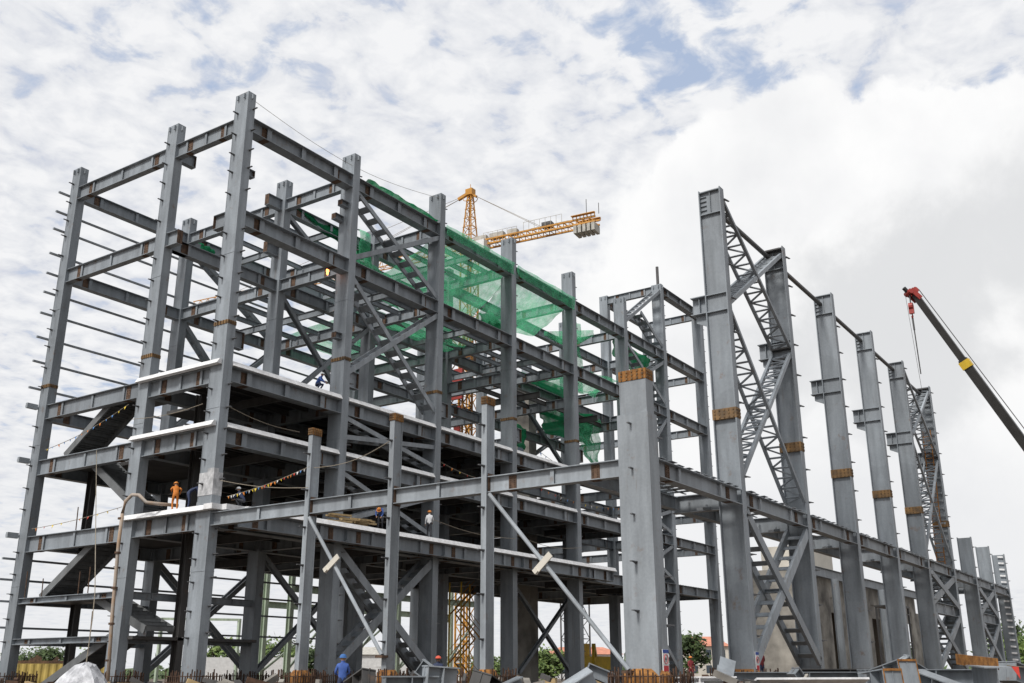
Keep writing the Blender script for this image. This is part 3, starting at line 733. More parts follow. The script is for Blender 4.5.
# concrete pump pipe
o = empty('concrete_pump_pipe', (-1.2, 5.2, GZ), 'rusty white concrete pump pipe rising beside the second column', 'pump pipe')
mb = MB(); mb.tube([(-1.2, 5.1, GZ), (-1.2, 5.45, 3), (-1.2, 5.62, 6.5), (-1.2, 5.6, 8.1)], .095, 10); mb.build('riser', 'hose', o, smooth=True)
mb = MB(); mb.tube([(-1.2, 5.6, 8.1), (-1.2, 5.45, 8.75), (-1.15, 5.0, 9.05), (-1.1, 4.5, 9.0), (-.9, 4.1, 8.6), (-.5, 3.8, 8.56), (.6, 3.4, 8.56)], .095, 10); mb.build('hose', 'hose', o, smooth=True)
for z in (.6, 2.4, 4.2, 6.0, 7.8):
    mb = MB(); mb.tube([(-1.2, 5.3 + .05 * z, z), (-1.2, 5.3 + .05 * z, z + .1)], .16, 10); mb.build('coupling', 'rust', o)
# timber stack on first slab
mb = MB()
for k in range(16):
    x = 9.3 + random.uniform(-.7, 1.6); y = -.8 + random.uniform(-.1, .6); z = S1 + .06 + (k // 5) * .14 + random.random() * .05; a = random.uniform(-.3, .3)
    mb.bar((x - .8 * math.cos(a), y - .8 * math.sin(a), z), (x + .8 * math.cos(a), y + .8 * math.sin(a), z + .04), .14, .1)
tag(mb.build('timber_stack', 'wood'), 'heap of pale cut timber on the first slab edge', 'timber')

# ================================================================== NETS
def net(name, c, label, nu=16, nv=8, sag=.5, crumple=.08, mat='net', seed=0):
    rnd = random.Random(seed); c = [V(x) for x in c]; vs = []; fs = []
    nrm = (c[1] - c[0]).cross(c[3] - c[0]).normalized()
    ph = [rnd.uniform(0, 6) for _ in range(6)]
    for v in range(nv + 1):
        for u in range(nu + 1):
            a, b2 = u / nu, v / nv
            P = c[0].lerp(c[1], a).lerp(c[3].lerp(c[2], a), b2)
            w = math.sin(math.pi * a) * math.sin(math.pi * b2)
            P = P - V((0, 0, sag * w)) + nrm * crumple * (math.sin(a * 17 + ph[0] + b2 * 5) + math.sin(b2 * 13 + ph[1]) + rnd.uniform(-.6, .6))
            vs.append(P)
    for v in range(nv):
        for u in range(nu): fs.append((v * (nu + 1) + u, v * (nu + 1) + u + 1, (v + 1) * (nu + 1) + u + 1, (v + 1) * (nu + 1) + u))
    mb = MB(); mb.add(vs, fs); o = mb.build(name, mat, smooth=True)
    sm = o.modifiers.new('solid', 'SOLIDIFY'); sm.thickness = .01
    return tag(o, label, 'safety net', 'green safety nets')
net('safety_net', [(18.9, -.12, 31.12), (27.7, -.12, 31.12), (27.7, -.12, 30.1), (18.9, -.12, 30.3)], 'green net over the high beam left of the column under the crane jib', 24, 4, .12, .05, 'net', 1)
net('safety_net', [(28.2, -.12, 31.12), (37.2, -.12, 31.12), (37.2, -.12, 30.0), (28.2, -.12, 30.2)], 'green net over the high beam right of the column under the crane jib', 24, 4, .1, .05, 'net', 2)
net('safety_net', [(10.6, -.1, 31.25), (18.2, -.1, 31.15), (18.2, .55, 31.15), (10.6, .55, 31.3)], 'crumpled dark green net lying along the high beam of the cross braced bay', 16, 3, -.1, .07, 'net_dense', 3)
net('safety_net', [(18.9, .9, 30.3), (28.3, .9, 30.2), (28.3, 6.2, 26.2), (18.9, 6.2, 28.6)], 'translucent green net hung inside the bay left of the column under the crane jib', 16, 12, .7, .07, 'net', 4)
net('safety_net', [(28.0, .9, 30.2), (37.1, .9, 30.2), (37.1, 4.2, 28.4), (28.0, 4.2, 27.0)], 'translucent green net hung inside the bay right of the column under the crane jib', 16, 12, .4, .05, 'net', 5)
net('safety_net', [(18.9, 6.9, 26.2), (27.4, 6.9, 26.0), (27.4, 16.2, 25.4), (18.9, 16.2, 25.6)], 'green net floor seen from below behind the second long facade column', 12, 10, .5, .05, 'net', 6)
net('safety_net', [(10.0, 6.75, 31.15), (18.4, 6.75, 30.9), (18.4, 6.75, 29.6), (13.2, 6.75, 30.2)], 'green net draped from the inner beam left of the cross braced bay', 14, 6, .3, .08, 'net_dense', 7)
net('safety_net', [(15.2, 6.2, 29.8), (18.6, 6.2, 29.0), (26.5, 6.2, 25.6), (18.6, 6.2, 26.8)], 'folded green net sagging behind the cross brace', 14, 8, .5, .12, 'net', 8)
net('safety_net', [(16.6, 6.3, 31.6), (17.8, 6.3, 31.6), (18.0, 6.3, 28.2), (16.5, 6.3, 28.2)], 'upright strip of green net hanging behind the cross brace', 4, 8, 0, .06, 'net', 9)
net('safety_net', [(28.6, 4.0, 28.0), (30.8, 4.0, 28.6), (36.9, 4.0, 25.9), (28.6, 4.0, 25.7)], 'bunched green net sagging between two long facade columns below the high nets', 16, 8, .9, .16, 'net_dense', 10)
net('safety_net', [(46.9, 6.1, 33.2), (48.9, 6.1, 33.2), (48.9, 6.1, 26.0), (46.9, 6.1, 26.0)], 'green net wrapped down an inner post left of the ladder like brace', 6, 14, 0, .12, 'net', 11)
net('safety_net', [(37.8, 3.5, 28.9), (46.9, 3.5, 31.6), (46.9, 3.5, 30.9), (37.8, 3.5, 28.5)], 'thin green net rope slung up to the wrapped inner post', 16, 3, 1.3, .03, 'net', 12)
net('safety_net', [(37.8, 6.0, 25.6), (46.9, 6.0, 25.9), (46.9, 6.0, 24.7), (37.8, 6.0, 24.9)], 'green net strip laid along the inner beam below the wrapped post', 16, 3, .1, .05, 'net_dense', 13)
net('safety_net', [(38.0, 4.0, 22.0), (46.8, 4.0, 23.2), (46.8, 4.0, 20.2), (38.0, 4.0, 19.8)], 'dark green net spread behind the thick corner column top', 14, 10, .5, .14, 'net_dense', 14)
net('safety_net', [(34.5, 5.0, 20.6), (37.0, 5.0, 20.0), (37.0, 5.0, 18.2), (34.6, 5.0, 18.5)], 'small green net panel left of the fourth long facade column', 8, 6, 0, .1, 'net_dense', 15)
net('safety_net', [(3.3, 7.4, 25.9), (4.5, 7.4, 25.7), (4.5, 7.4, 24.6), (3.3, 7.4, 24.8)], 'small dark green net bundle behind the near corner column', 6, 6, .2, .2, 'net_dense', 16)
net('safety_net', [(46.9, 1.5, 30.3), (54.9, 1.5, 30.3), (54.9, 1.5, 27.2), (46.9, 1.5, 28.6)], 'dark green net behind the beam between the two ladder like braces', 12, 6, .2, .1, 'net_dense', 17)

net('safety_net', [(38.0, 1.0, 25.3), (46.6, 1.0, 26.2), (46.6, 3.5, 24.9), (38.0, 3.5, 24.4)], 'thin torn green net sagging beside the fourth long facade column', 14, 8, .8, .14, 'net', 18)
net('safety_net', [(19.0, 3.0, 25.4), (27.4, 3.0, 25.3), (27.4, 6.2, 24.7), (19.0, 6.2, 24.8)], 'pale green net under the second highest beams, left of the column under the crane jib', 12, 8, .6, .1, 'net', 19)
net('safety_net', [(42.0, 3.2, 21.8), (46.7, 3.2, 22.6), (46.5, 3.2, 17.8), (44.5, 3.2, 18.2)], 'torn green net hanging left of the thick corner column top', 8, 10, .2, .25, 'net', 20)
# ================================================================== BUNTING AND ROPES
fl_cols = ['flag_red', 'flag_yellow', 'flag_blue', 'flag_white', 'flag_orange']
def catenary(A, B, sag, n=14):
    A = V(A); B = V(B); return [A.lerp(B, i / n) - V((0, 0, sag * math.sin(math.pi * i / n))) for i in range(n + 1)]
def bunting(A, B, sag, nf, label, size=.2, seed=1):
    rnd = random.Random(seed); pts = catenary(A, B, sag, 20)
    o = empty('bunting_string', A, label, 'bunting', 'flag strings')
    mb = MB(); mb.tube(pts, .018, 5); mb.build('cord', 'rope', o)
    d = (V(B) - V(A)).normalized()
    for k in range(nf):
        t = (k + .5) / nf * 20; i = min(19, int(t)); P = pts[i].lerp(pts[i + 1], t - i)
        s = size * rnd.uniform(.7, 1.3); tw = V((rnd.uniform(-.4, .4), rnd.uniform(-.4, .4), 0)) * s
        mb = MB(); q = P + V((0, 0, -s)) + tw; n_ = d.cross(V((0, 0, 1))) * .006
        a, b2 = P - d * s * .45, P + d * s * .45
        mb.add([a - n_, b2 - n_, q - n_, a + n_, b2 + n_, q + n_], [(0, 1, 2), (5, 4, 3), (0, 3, 4, 1), (1, 4, 5, 2), (2, 5, 3, 0)])
        mb.build('flag', rnd.choice(fl_cols), o)
bunting((.7, -.35, 8.7), (0, -6.9, 9.42), .12, 26, 'bright flag string from the near corner column up to the leftmost low column', .16, 3)
bunting((-.25, 15.4, 12.9), (-.25, 7.6, 14.6), .25, 14, 'flag string sloping along the upper stair flight', .15, 4)
bunting((-.1, 15.8, 8.2), (-.3, 7.0, 8.7), .1, 10, 'white flag string along the beam left of the pump pipe', .16, 5)
bunting((33, 1.2, 17.0), (46.2, 1.2, 15.6), .5, 16, 'faded flag string inside, below the thick column top', .25, 6)
bunting((19, .1, 13.6), (27, .1, 13.4), .35, 9, 'faded flag string on the second slab between long facade columns', .18, 7)
bunting((28.6, .2, 14.1), (46, .2, 13.9), .7, 18, 'long faded flag string on the second slab behind the thick corner column', .2, 8)
bunting((12.2, -34.3, .25), (17.5, -37.0, .45), .2, 6, 'blue and red flag string on the ground at the far right', .5, 9)
def rope(A, B, sag, label, r=.018, mat='rope', name='rope'):
    mb = MB(); mb.tube(catenary(A, B, sag), r, 5); o = mb.build(name, mat); return tag(o, label, 'rope')
rope((.1, -7.1, 9.35), (.1, -12.2, 10.2), .35, 'slack rope between the leftmost and middle low columns')
rope((.3, -.2, 9.5), (0, -6.9, 8.4), .15, 'lifeline from the near corner column to the leftmost low column')
rope((-.4, 6.9, 13.6), (-.4, .9, 13.6), .18, 'lifeline along the second slab between the two corner columns')
rope((17.5, -.3, 9.6), (27.5, -.3, 9.3), .3, 'lifeline on the first slab right of the white shirted worker')
rope((27.9, -.2, 9.6), (37.2, -.2, 9.6), .4, 'lifeline on the first slab left of the thick corner column')
rope((.3, .2, 32.3), (18.6, .2, 33.2), 1.0, 'thin wire from the near corner column top to the second long facade column', .014)
rope((.7, .2, 13.6), (6, .2, 13.2), .2, 'short lifeline on the second slab right of the near corner column')
rope((47.0, -24.2, 8.0), (47.0, -24.2, .3), 0, 'tan hoist rope hanging between the fourth and fifth hall columns', .03)
for k, (y0, z0, h) in enumerate([(11.5, S1L, 1.3), (10.5, M1, 1.2), (15.7, M1, 1.5), (9.6, M1, 1.4), (14.0, M1, 1.0), (8.9, M0, 1.3)]):
    mb = MB(); mb.tube([(0, y0, z0), (-.1, y0 - .1, z0 + h)], .03, 6); mb.build('guard_post', 'rust', F)

# ================================================================== TOWER CRANE
J = V((-.117, .993, 0))                                  # jib direction
T = V((66.5, 33.2, 0)); JZ = 55.0
K = empty('tower_crane', (T.x, T.y, GZ), 'yellow tower crane rising far behind the frame', 'tower crane')
def lattice(mb, A, B, w, h, step, r=.07, tri=False, up=(0, 0, 1)):
    A = V(A); B = V(B); d = (B - A).normalized(); L = (B - A).length; up = V(up); sd = d.cross(up).normalized(); u = sd.cross(d)
    off = [sd * w / 2, -sd * w / 2, u * h] if tri else [sd * w / 2 + u * h / 2, -sd * w / 2 + u * h / 2, -sd * w / 2 - u * h / 2, sd * w / 2 - u * h / 2]
    for o_ in off: mb.bar(A + o_, B + o_, r * 2, r * 2)
    n = max(1, round(L / step)); m_ = len(off)
    for i in range(n):
        P = A + d * L * i / n; Q = A + d * L * (i + 1) / n
        for k in range(m_):
            a, b2 = off[k], off[(k + 1) % m_]
            mb.bar(P + a, Q + b2, r, r); mb.bar(P + a, P + b2, r, r)
mb = MB(); lattice(mb, (T.x, T.y, GZ), (T.x, T.y, JZ - 1.2), 1.7, 1.7, 2.2, .09, up=(1, 0, 0)); mb.build('mast', 'crane_yellow', K)
mb = MB(); pk = V((T.x, T.y, 63.6))
for sx in (-1, 1):
    for sy in (-1, 1):
        mb.bar((T.x + sx * .85, T.y + sy * .85, JZ - .8), (pk.x + sx * .22, pk.y + sy * .22, pk.z - .5), .16, .16)
for k in range(6):
    z = JZ + k * 1.35; f = .85 - .63 * (z - JZ + .8) / 8.9
    c4 = [V((T.x + a * f, T.y + b2 * f, z)) for a, b2 in ((-1, -1), (1, -1), (1, 1), (-1, 1))]
    for i in range(4): mb.bar(c4[i], c4[(i + 1) % 4], .08, .08); mb.bar(c4[i], c4[(i + 1) % 4] + V((0, 0, 1.3)), .06, .06)
mb.build('tower_head', 'crane_yellow', K)
mb = MB(); mb.box((pk.x - .45, pk.y - .55, pk.z - 1.1), (pk.x + .45, pk.y + .55, pk.z - .2)); mb.bar(pk + J * 1.9 - V((0, 0, 1.3)), pk - V((0, 0, .6)), .4, .4); mb.bar(pk + J * -1.0 - V((0, 0, 1.5)), pk - V((0, 0, .9)), .3, .3)
for s in (-1, 1): mb.tube([pk + V((s * .5, 0, -1.6)) + V((0, math.cos(a) * .9, math.sin(a) * .5)) for a in [i * math.pi / 5 for i in range(11)]], .05, 5)
mb.tube([pk, pk + V((0, 0, .6))], .05, 5); mb.build('head_platform', 'crane_yellow', K)
mb = MB(); lattice(mb, T + J * 1 + V((0, 0, JZ - .6)), T + J * 50 + V((0, 0, JZ - .6)), 1.1, 1.2, 1.5, .055, tri=True); mb.build('jib', 'crane_yellow', K)
E_ = T - J * 18.7
mb = MB()
a0 = T - J * 1 + V((0, 0, JZ)); a1 = E_ + V((0, 0, JZ))
sd = J.cross(V((0, 0, 1)))
for s in (-1, 1):
    for dz in (0, -.65): mb.bar(a0 + sd * s * .7 + V((0, 0, dz)), a1 + sd * s * .7 + V((0, 0, dz)), .2, .22)
n = 20
for k in range(n):
    P = a0.lerp(a1, k / n); Q = a0.lerp(a1, (k + 1) / n)
    for s in (-1, 1):
        mb.bar(P + sd * s * .7, Q + sd * s * .7 - V((0, 0, .75)), .09, .09); mb.bar(P + sd * s * .7, P + sd * s * .7 - V((0, 0, .75)), .09, .09)
    mb.bar(P + sd * .7, P - sd * .7, .1, .1)
mb.build('counter_jib', 'crane_yellow', K)
mb = MB()
for k in range(5):
    c = E_ + J * (.3 + k * .62) + V((0, 0, JZ - 1.35)); mb.bar(c - sd * .9, c + sd * .9, .42, 1.05)
mb.build('counterweight', 'ballast', K)
mb = MB()
for k in range(7):
    c = E_ + J * (.0 + k * .5) + V((0, 0, JZ + .55))
    mb.bar(c - sd * .95, c - sd * .95 + V((0, 0, .4)) - V((0, 0, .9)), .1, .1); mb.bar(c + sd * .95, c + sd * .95 - V((0, 0, .5)), .1, .1)
for s in (-1, 1): mb.bar(E_ + sd * s * .95 + V((0, 0, JZ + .45)), E_ + J * 3.2 + sd * s * .95 + V((0, 0, JZ + .45)), .5, .08)
mb.build('counterweight_cage', 'crane_yellow', K)
mb = MB(); c = E_ + J * 7 + V((0, 0, JZ + .5)); mb.bar(c - J * .7, c + J * .7, .9, .7); mb.build('winch', 'dark_steel', K)
mb = MB()
for s in (-1, 1):
    for t0, t1, hh in ((4.5, 10, 1.1), (11, 16, .8)):
        for k in range(8):
            P = E_ + J * (t0 + (t1 - t0) * k / 7) + sd * s * 1.1 + V((0, 0, JZ)); mb.bar(P, P + V((0, 0, hh)), .04, .04)
        mb.bar(E_ + J * t0 + sd * s * 1.1 + V((0, 0, JZ + hh)), E_ + J * t1 + sd * s * 1.1 + V((0, 0, JZ + hh)), .04, .04)
mb.build('guard_rail', 'ballast', K)
for t, l in ((16.0, 2.0), (13.4, 2.2), (11.4, 1.4)):
    mb = MB(); c = E_ + J * (t - 0) + V((0, 0, JZ + .75)); mb.bar(c - V((0, 0, .2)), c + J * l * .95 - V((0, 0, .2)), .8, .75); mb.build('cabinet', 'ballast', K)
mb = MB(); mb.box((T.x - 1.2, T.y - 3.2, JZ - 2.4), (T.x + .2, T.y - 1.4, JZ - .2)); mb.build('cab', 'white', K)
mb = MB()
for s in (-1, 1):
    mb.tube([pk + V((0, 0, -.8)), E_ + J * 7.5 + sd * s * .6 + V((0, 0, JZ + .1))], .03, 5)
    mb.tube([pk + V((0, 0, -.8)), T + J * 24 + sd * s * .3 + V((0, 0, JZ + .5))], .03, 5)
mb.tube([pk + V((0, 0, -.8)), T + J * 42 + V((0, 0, JZ + .6))], .03, 5)
mb.build('pendant_bar', 'rope', K)
for P, l in ((E_ + J * 1.5, 2.4), (E_ - J * .2, 1.5)):
    mb = MB(); mb.tube([P + V((0, 0, JZ + .6)), P + V((0, 0, JZ + .6 + l))], .05, 5); mb.build('lightning_rod', 'dark_steel', K)

# ================================================================== MOBILE CRANE (boom rises from beyond the right edge)
CAM = V((-33.983, -41.601, 0))
tip = V((42.75, -26.9, 27.4)); base = V((49, -39.2, .9))
K2 = empty('mobile_crane', (base.x, base.y, GZ), 'mobile crane with a long dark telescopic boom at the right', 'mobile crane')
d = (tip - base).normalized(); L = (tip - base).length
mb = MB(); mb.bar(base, base + d * L * .52, .72, .80, (0, 1, 0)); mb.build('boom_section', 'crane_dark', K2)
mb = MB(); mb.bar(base + d * L * .5, base + d * L * .8, .6, .64, (0, 1, 0)); mb.build('boom_section', 'crane_dark', K2)
mb = MB(); mb.bar(base + d * L * .78, tip, .48, .48, (0, 1, 0)); mb.build('boom_section', 'crane_dark', K2)
mb = MB(); mb.bar(base + d * L * .775, base + d * L * .795, .74, .78, (0, 1, 0)); mb.build('boom_collar', 'crane_band', K2)
mb = MB(); mb.tube([tip + V((.6, -.2, .6)), base + V((1.1, -.3, 1.2))], .035, 5); mb.build('boom_cable', 'wire', K2)
mb = MB(); s_ = V((.77, -.63, 0))
for q in (-.3, .3): mb.bar(tip - d * .5 + d.cross(s_) * q, tip + d * .3 - s_ * .35 + d.cross(s_) * q, .1, .36)
mb.tube([tip - s_ * .5 + d * .1 + d.cross(s_) * -.35, tip - s_ * .5 + d * .1 + d.cross(s_) * .35], .21, 12)
mb.tube([tip + s_ * .1 + d * .3 + d.cross(s_) * -.35, tip + s_ * .1 + d * .3 + d.cross(s_) * .35], .24, 12)
mb.build('boom_head', 'red', K2)
mb = MB(); mb.bar(tip - s_ * .4 - V((0, 0, .1)), tip - s_ * .95 + V((0, 0, .45)), .22, .22); mb.build('jib_nose', 'crane_dark', K2)
hk = tip - s_ * .5 + V((0, 0, -.9))
mb = MB()
mb.tube([tip - s_ * .5, hk], .05, 5); mb.tube([tip - s_ * .9 + V((0, 0, .3)), hk + V((-.1, 0, -7))], .015, 5); mb.build('hoist_rope', 'wire', K2)
mb = MB(); mb.tube([hk + V((0, -.15, -.1)), hk + V((0, .15, -.1))], .27, 12); mb.bar(hk + V((0, 0, -.1)), hk + V((0, 0, -.7)), .2, .36, (0, 1, 0))
mb.tube([hk + V((.17 * math.cos(a), 0, -.9 + .17 * math.sin(a))) for a in [math.pi * .5 - i * .45 for i in range(11)]], .05, 6); mb.build('hook_block', 'red', K2)
mb = MB(); mb.tube([hk + V((0, 0, -1.05)), hk + V((.05, 0, -2.0))], .07, 6); mb.tube([hk + V((.05, 0, -2.0)), hk + V((.25, 0, -5.4))], .045, 5); mb.build('sling', 'wire', K2)
mb = MB(); bx = base.x; by = base.y
mb.box((bx - 1.4, by - 6, -.35), (bx + 1.4, by + 6, .35)); mb.build('chassis', 'crane_band', K2)
mb = MB(); mb.box((bx - 1.3, by - 2.2, .4), (bx + 1.3, by + 2.4, 2.0)); mb.build('superstructure', 'crane_band', K2)
mb = MB(); mb.box((bx - 1.3, by + 4, .35), (bx - .2, by + 6, 1.7)); mb.build('cab', 'crane_band', K2)
for sy in (-4.5, -3, 2.5, 4.5):
    for sx in (-1.25, 1.25):
        mb = MB(); mb.tube([(bx + sx - .2, by + sy, -.5), (bx + sx + .2, by + sy, -.5)], .6, 14); mb.build('wheel', 'shoe', K2)

# ladder hooked on the last tall column
mb = MB(); A0 = V((53.0, -24.15, 8.2)); A1 = V((53.45, -24.3, 19.2)); a = V((0, .3, 0))
mb.bar(A0 - a, A1 - a, .07, .07); mb.bar(A0 + a, A1 + a, .07, .07)
for k in range(30): P = A0.lerp(A1, (k + .5) / 30); mb.bar(P - a, P + a, .05, .05)
tag(mb.build('ladder', 'rust_orange'), 'rusty orange ladder up the last tall hall column', 'ladder')

# ================================================================== BACKGROUND THINGS
# pale green portal frames beyond
def green_frame(xs_, y, z, label, r=.45):
    o = empty('green_steel_frame', (xs_[0], y, GZ), label, 'steel frame', 'pale green frames')
    for x in xs_:
        mb = MB(); mb.ibeam((x, y, GZ), (x, y, z + 4), r, r, (0, 1, 0)); mb.build('post', 'pale_green', o)
    for zz in (z, z + 3.9):
        mb = MB(); mb.ibeam((xs_[0], y, zz), (xs_[-1], y, zz), .6, .4); mb.build('beam', 'pale_green', o)
    for a, b2 in zip(xs_, xs_[1:]):
        mb = MB(); mb.bar((a, y, 0), (b2, y, z - .6), .12, .2); mb.build('brace', 'pale_green', o)
green_frame([31.7, 39, 46.5, 54, 61.5], 27, 7.6, 'pale green steel frame standing just beyond the grey frame')
green_frame([37.0, 47, 57, 67], 36, 6.8, 'second pale green frame, farther beyond the grey frame')
o = empty('pipe_gantry', (40, 52, GZ), 'thin grey green gantry beyond the lower left bays', 'gantry')
for x, y in ((38.5, 53.5), (45.1, 48.6)):
    mb = MB(); mb.bar((x, y, GZ), (x, y, 5.8), .3, .3); mb.build('post', 'pale_green', o)
mb = MB(); mb.bar((38.4, 53.6, 5.7), (45.2, 48.5, 5.7), .2, .25); mb.build('beam', 'pale_green', o)
# concrete block building inside / behind the hall
o = empty('concrete_building', (62, -4, GZ), 'stained concrete building with dark openings seen between hall columns', 'concrete building')
mb = MB()
x0, x1, yw = 70, 122, -6.0
mb.box((x0, yw, 8.0), (x1, yw + .4, 10.2)); x = x0
while x < x1:
    mb.box((x, yw + .003, GZ), (x + 4.2, yw + .403, 8.0)); mb.box((x + 4.2, yw + .1, 6.4), (x + 8.2, yw + .35, 8.0)); x += 8.2
mb.box((x0, yw + .41, GZ), (x0 + .4, yw + 5.5, 10.198)); mb.box((x0 + .4, yw + .41, 9.8), (x1, yw + 5.5, 10.197))
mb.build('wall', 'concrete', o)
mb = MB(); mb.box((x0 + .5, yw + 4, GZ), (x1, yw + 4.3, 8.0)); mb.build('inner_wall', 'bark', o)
mb = MB(); mb.ibeam((x0 - 2, yw - .6, 10.9), (x1, yw - .6, 10.9), 1.0, .5); mb.build('edge_beam', 'steel', o)
for x in (73, 81, 90, 100):
    mb = MB(); mb.ibeam((x, yw - .8, GZ), (x, yw - .8, 9.9), .7, .6, (0, 1, 0)); mb.build('column', 'steel', o)
mb = MB(); mb.box((78, yw + 1, 10.22), (88, yw + 6, 13.5)); mb.build('roof_house', 'cream', o)
# concrete core tower behind
o = empty('concrete_core', (45.4, 10.6, GZ), 'slim grey concrete core shaft rising inside the frame behind the upper green nets', 'concrete core')
mb = MB(); mb.box((44.6, 9.6, GZ), (45.9, 11.5, 27.5)); mb.build('wall', 'concrete', o)
for z in (19.6, 23.8):
    mb = MB(); mb.box((44.55, 10.2, z), (44.65, 10.9, z + 1.2)); mb.build('window', 'glass', o)
# orange formwork tower
o = empty('formwork_tower', (40.4, 14.6, GZ), 'orange red formwork tower standing on the third slab deep inside the frame', 'formwork tower')
mb = MB(); lattice(mb, (40.4, 14.6, 15.9), (40.4, 14.6, 31), 1.5, 1.5, 1.6, .08, up=(1, 0, 0)); mb.build('tower', 'rust_orange', o)
mb = MB(); mb.box((39.2, 13.6, 24.6), (39.4, 15.0, 27.6)); mb.build('panel', 'red', o)
mb = MB(); mb.box((39.3, 13.9, 20.5), (39.5, 14.6, 23.9)); mb.build('panel', 'red', o)
o = empty('scaffold_stair', (35.5, 10, GZ), 'yellow railed scaffold stair at the foot of the frame', 'scaffold stair')
for dx in (0, 2.8):
    for dy in (0, 1.2):
        mb = MB(); mb.bar((34.2 + dx, 9.6 + dy, GZ), (34.2 + dx, 9.6 + dy, 7.2), .1, .1); mb.build('post', 'crane_band', o)
for k in range(4):
    z0 = GZ + k * 1.9; a, b2 = ((37, 34.2) if k % 2 == 0 else (34.2, 37)); yy = 9.6 + .6 * (k % 2)
    for y_ in (yy, yy + .55):
        mb = MB(); mb.bar((a, y_, z0), (b2, y_, z0 + 1.9), .05, .12); mb.build('stringer', 'crane_yellow', o)
        for hh in (.55, 1.05): mb = MB(); mb.bar((a, y_, z0 + hh), (b2, y_, z0 + 1.9 + hh), .035, .035); mb.build('rail', 'crane_yellow', o)
# container, boards, houses
mb = MB(); A0, A1 = V((41.2, 88.3, 0)), V((52.5, 81.1, 0)); dd = (A1 - A0).normalized(); nn = V((-dd.y, dd.x, 0)); n = 60; top, L = 1.25, (A1 - A0).length
vs = []
for i in range(n + 1):
    off = nn * (-.12 if i % 4 < 2 else .0); P = A0 + dd * L * i / n + off; vs += [(P.x, P.y, GZ), (P.x, P.y, top)]
fs = [(2 * i, 2 * i + 2, 2 * i + 3, 2 * i + 1) for i in range(n)]
mb.add(vs, fs); mb.bar(A0 + nn * 1.3 + V((0, 0, top)), A1 + nn * 1.3 + V((0, 0, top)), 2.6, .1); mb.bar(A0 + nn * 1.3 + V((0, 0, GZ + .1)), A1 + nn * 1.3 + V((0, 0, GZ + .1)), 2.6, .15)
mb.bar(A1 + nn * 2.6 + V((0, 0, GZ)), A1 + V((0, 0, GZ)), .1, 4.6)
tag(mb.build('shipping_container', 'container'), 'ribbed yellow container behind the leftmost column', 'container')
mb = MB()
for k in range(16):
    a, z = random.uniform(0, .8), random.random(); P = A0 + dd * L * a + nn * random.uniform(2, 8) + V((0, 0, GZ)); mb.bar(P, P + dd * 3 + V((0, 0, 2.4 + z)), .35, .5)
    P = P + V((0, 0, 2.6)); mb.bar(P, P + dd * 4, .5, .4)
tag(mb.build('scrap_heap', 'rust'), 'rusty steel scrap heap above the yellow container', 'scrap', kind='stuff')
mb = MB(); mb.bar((70, 54, .4), (78, 47, .4), .2, 3.0); mb.bar((72, 52.3, .9), (73.5, 50.9, .9), .3, .2)
tag(mb.build('site_hoarding', 'white'), 'white hoarding seen behind the leftmost low column', 'hoarding')
mb = MB(); mb.bar((55.5, 66.2, .5), (64.5, 59.4, .5), .2, 3.0)
for k in range(7): P = V((55.5, 66.2, GZ)).lerp(V((64.5, 59.4, GZ)), k / 6); mb.bar(P, P + V((0, 0, 3.3)), .15, .15)
tag(mb.build('site_hoarding', 'white'), 'white hoarding seen right of the near corner column foot', 'hoarding')
def house(x, y, w, dpt, h, label, wall='cream', roof='pink', rot=-45, win=3):
    o = empty('house', (x, y, GZ), label, 'house', 'far houses'); c, s = math.cos(math.radians(rot)), math.sin(math.radians(rot))
    def R(mb): mb.v = [V((x + (v.x * c - v.y * s), y + (v.x * s + v.y * c), v.z + GZ)) for v in mb.v]; return mb
    mb = MB(); mb.box((-w / 2, -dpt / 2, 0), (w / 2, dpt / 2, h)); R(mb).build('wall', wall, o)
    mb = MB(); a, b2, e = w / 2 + .5, dpt / 2 + .5, h * .32
    mb.add([(-a, -b2, h), (a, -b2, h), (a, b2, h), (-a, b2, h), (-a * .6, 0, h + e), (a * .6, 0, h + e)], [(0, 1, 5, 4), (1, 2, 5), (2, 3, 4, 5), (3, 0, 4), (0, 3, 2, 1)]); R(mb).build('roof', roof, o)
    for k in range(win):
        for zz in (1.0, 4.0):
            if zz + 1.6 < h:
                xx = -w / 2 + w * (k + .5) / win
                mb = MB(); mb.box((xx - .6, -dpt / 2 - .05, zz), (xx + .6, -dpt / 2 + .05, zz + 1.5)); R(mb).build('window', 'glass', o)
house(167, 47.5, 9, 8, 6.2, 'far cream house with a pink tiled roof, seen right of the thick corner column')
house(176, 36.5, 10, 8, 5.2, 'far cream house with a pink roof, nearest the tallest hall column')
house(150, 66, 14, 9, 4.6, 'low far house left of the hill', 'white')
house(96, 78, 12, 9, 4.0, 'low far white shed under the leftmost bays', 'white', 'ballast')
house(100, 64, 10, 9, 3.6, 'low far white shed behind the leftmost low column', 'white', 'ballast')
# yellow excavator
o = empty('excavator', (61.4, 13.2, GZ), 'yellow excavator beyond the long prop', 'excavator')
mb = MB(); mb.box((59.6, 11.2, .3), (63.2, 14.8, 1.6)); mb.build('body', 'crane_band', o)
mb = MB(); mb.box((59.8, 13.2, 1.6), (61.4, 14.8, 2.9)); mb.build('cab', 'crane_band', o)
mb = MB(); mb.box((59.75, 13.4, 1.9), (59.85, 14.6, 2.7)); mb.build('window', 'glass', o)
for yy in (11.2, 14.2):
    mb = MB(); mb.box((59.2, yy, GZ), (63.6, yy + .7, .25)); mb.build('track', 'dark_steel', o)
mb = MB(); mb.bar((60.5, 12, 1.4), (58.4, 11, 2.6), .4, .5); mb.bar((58.4, 11, 2.6), (57.2, 10.4, .4), .3, .35); mb.build('boom_arm', 'crane_band', o)
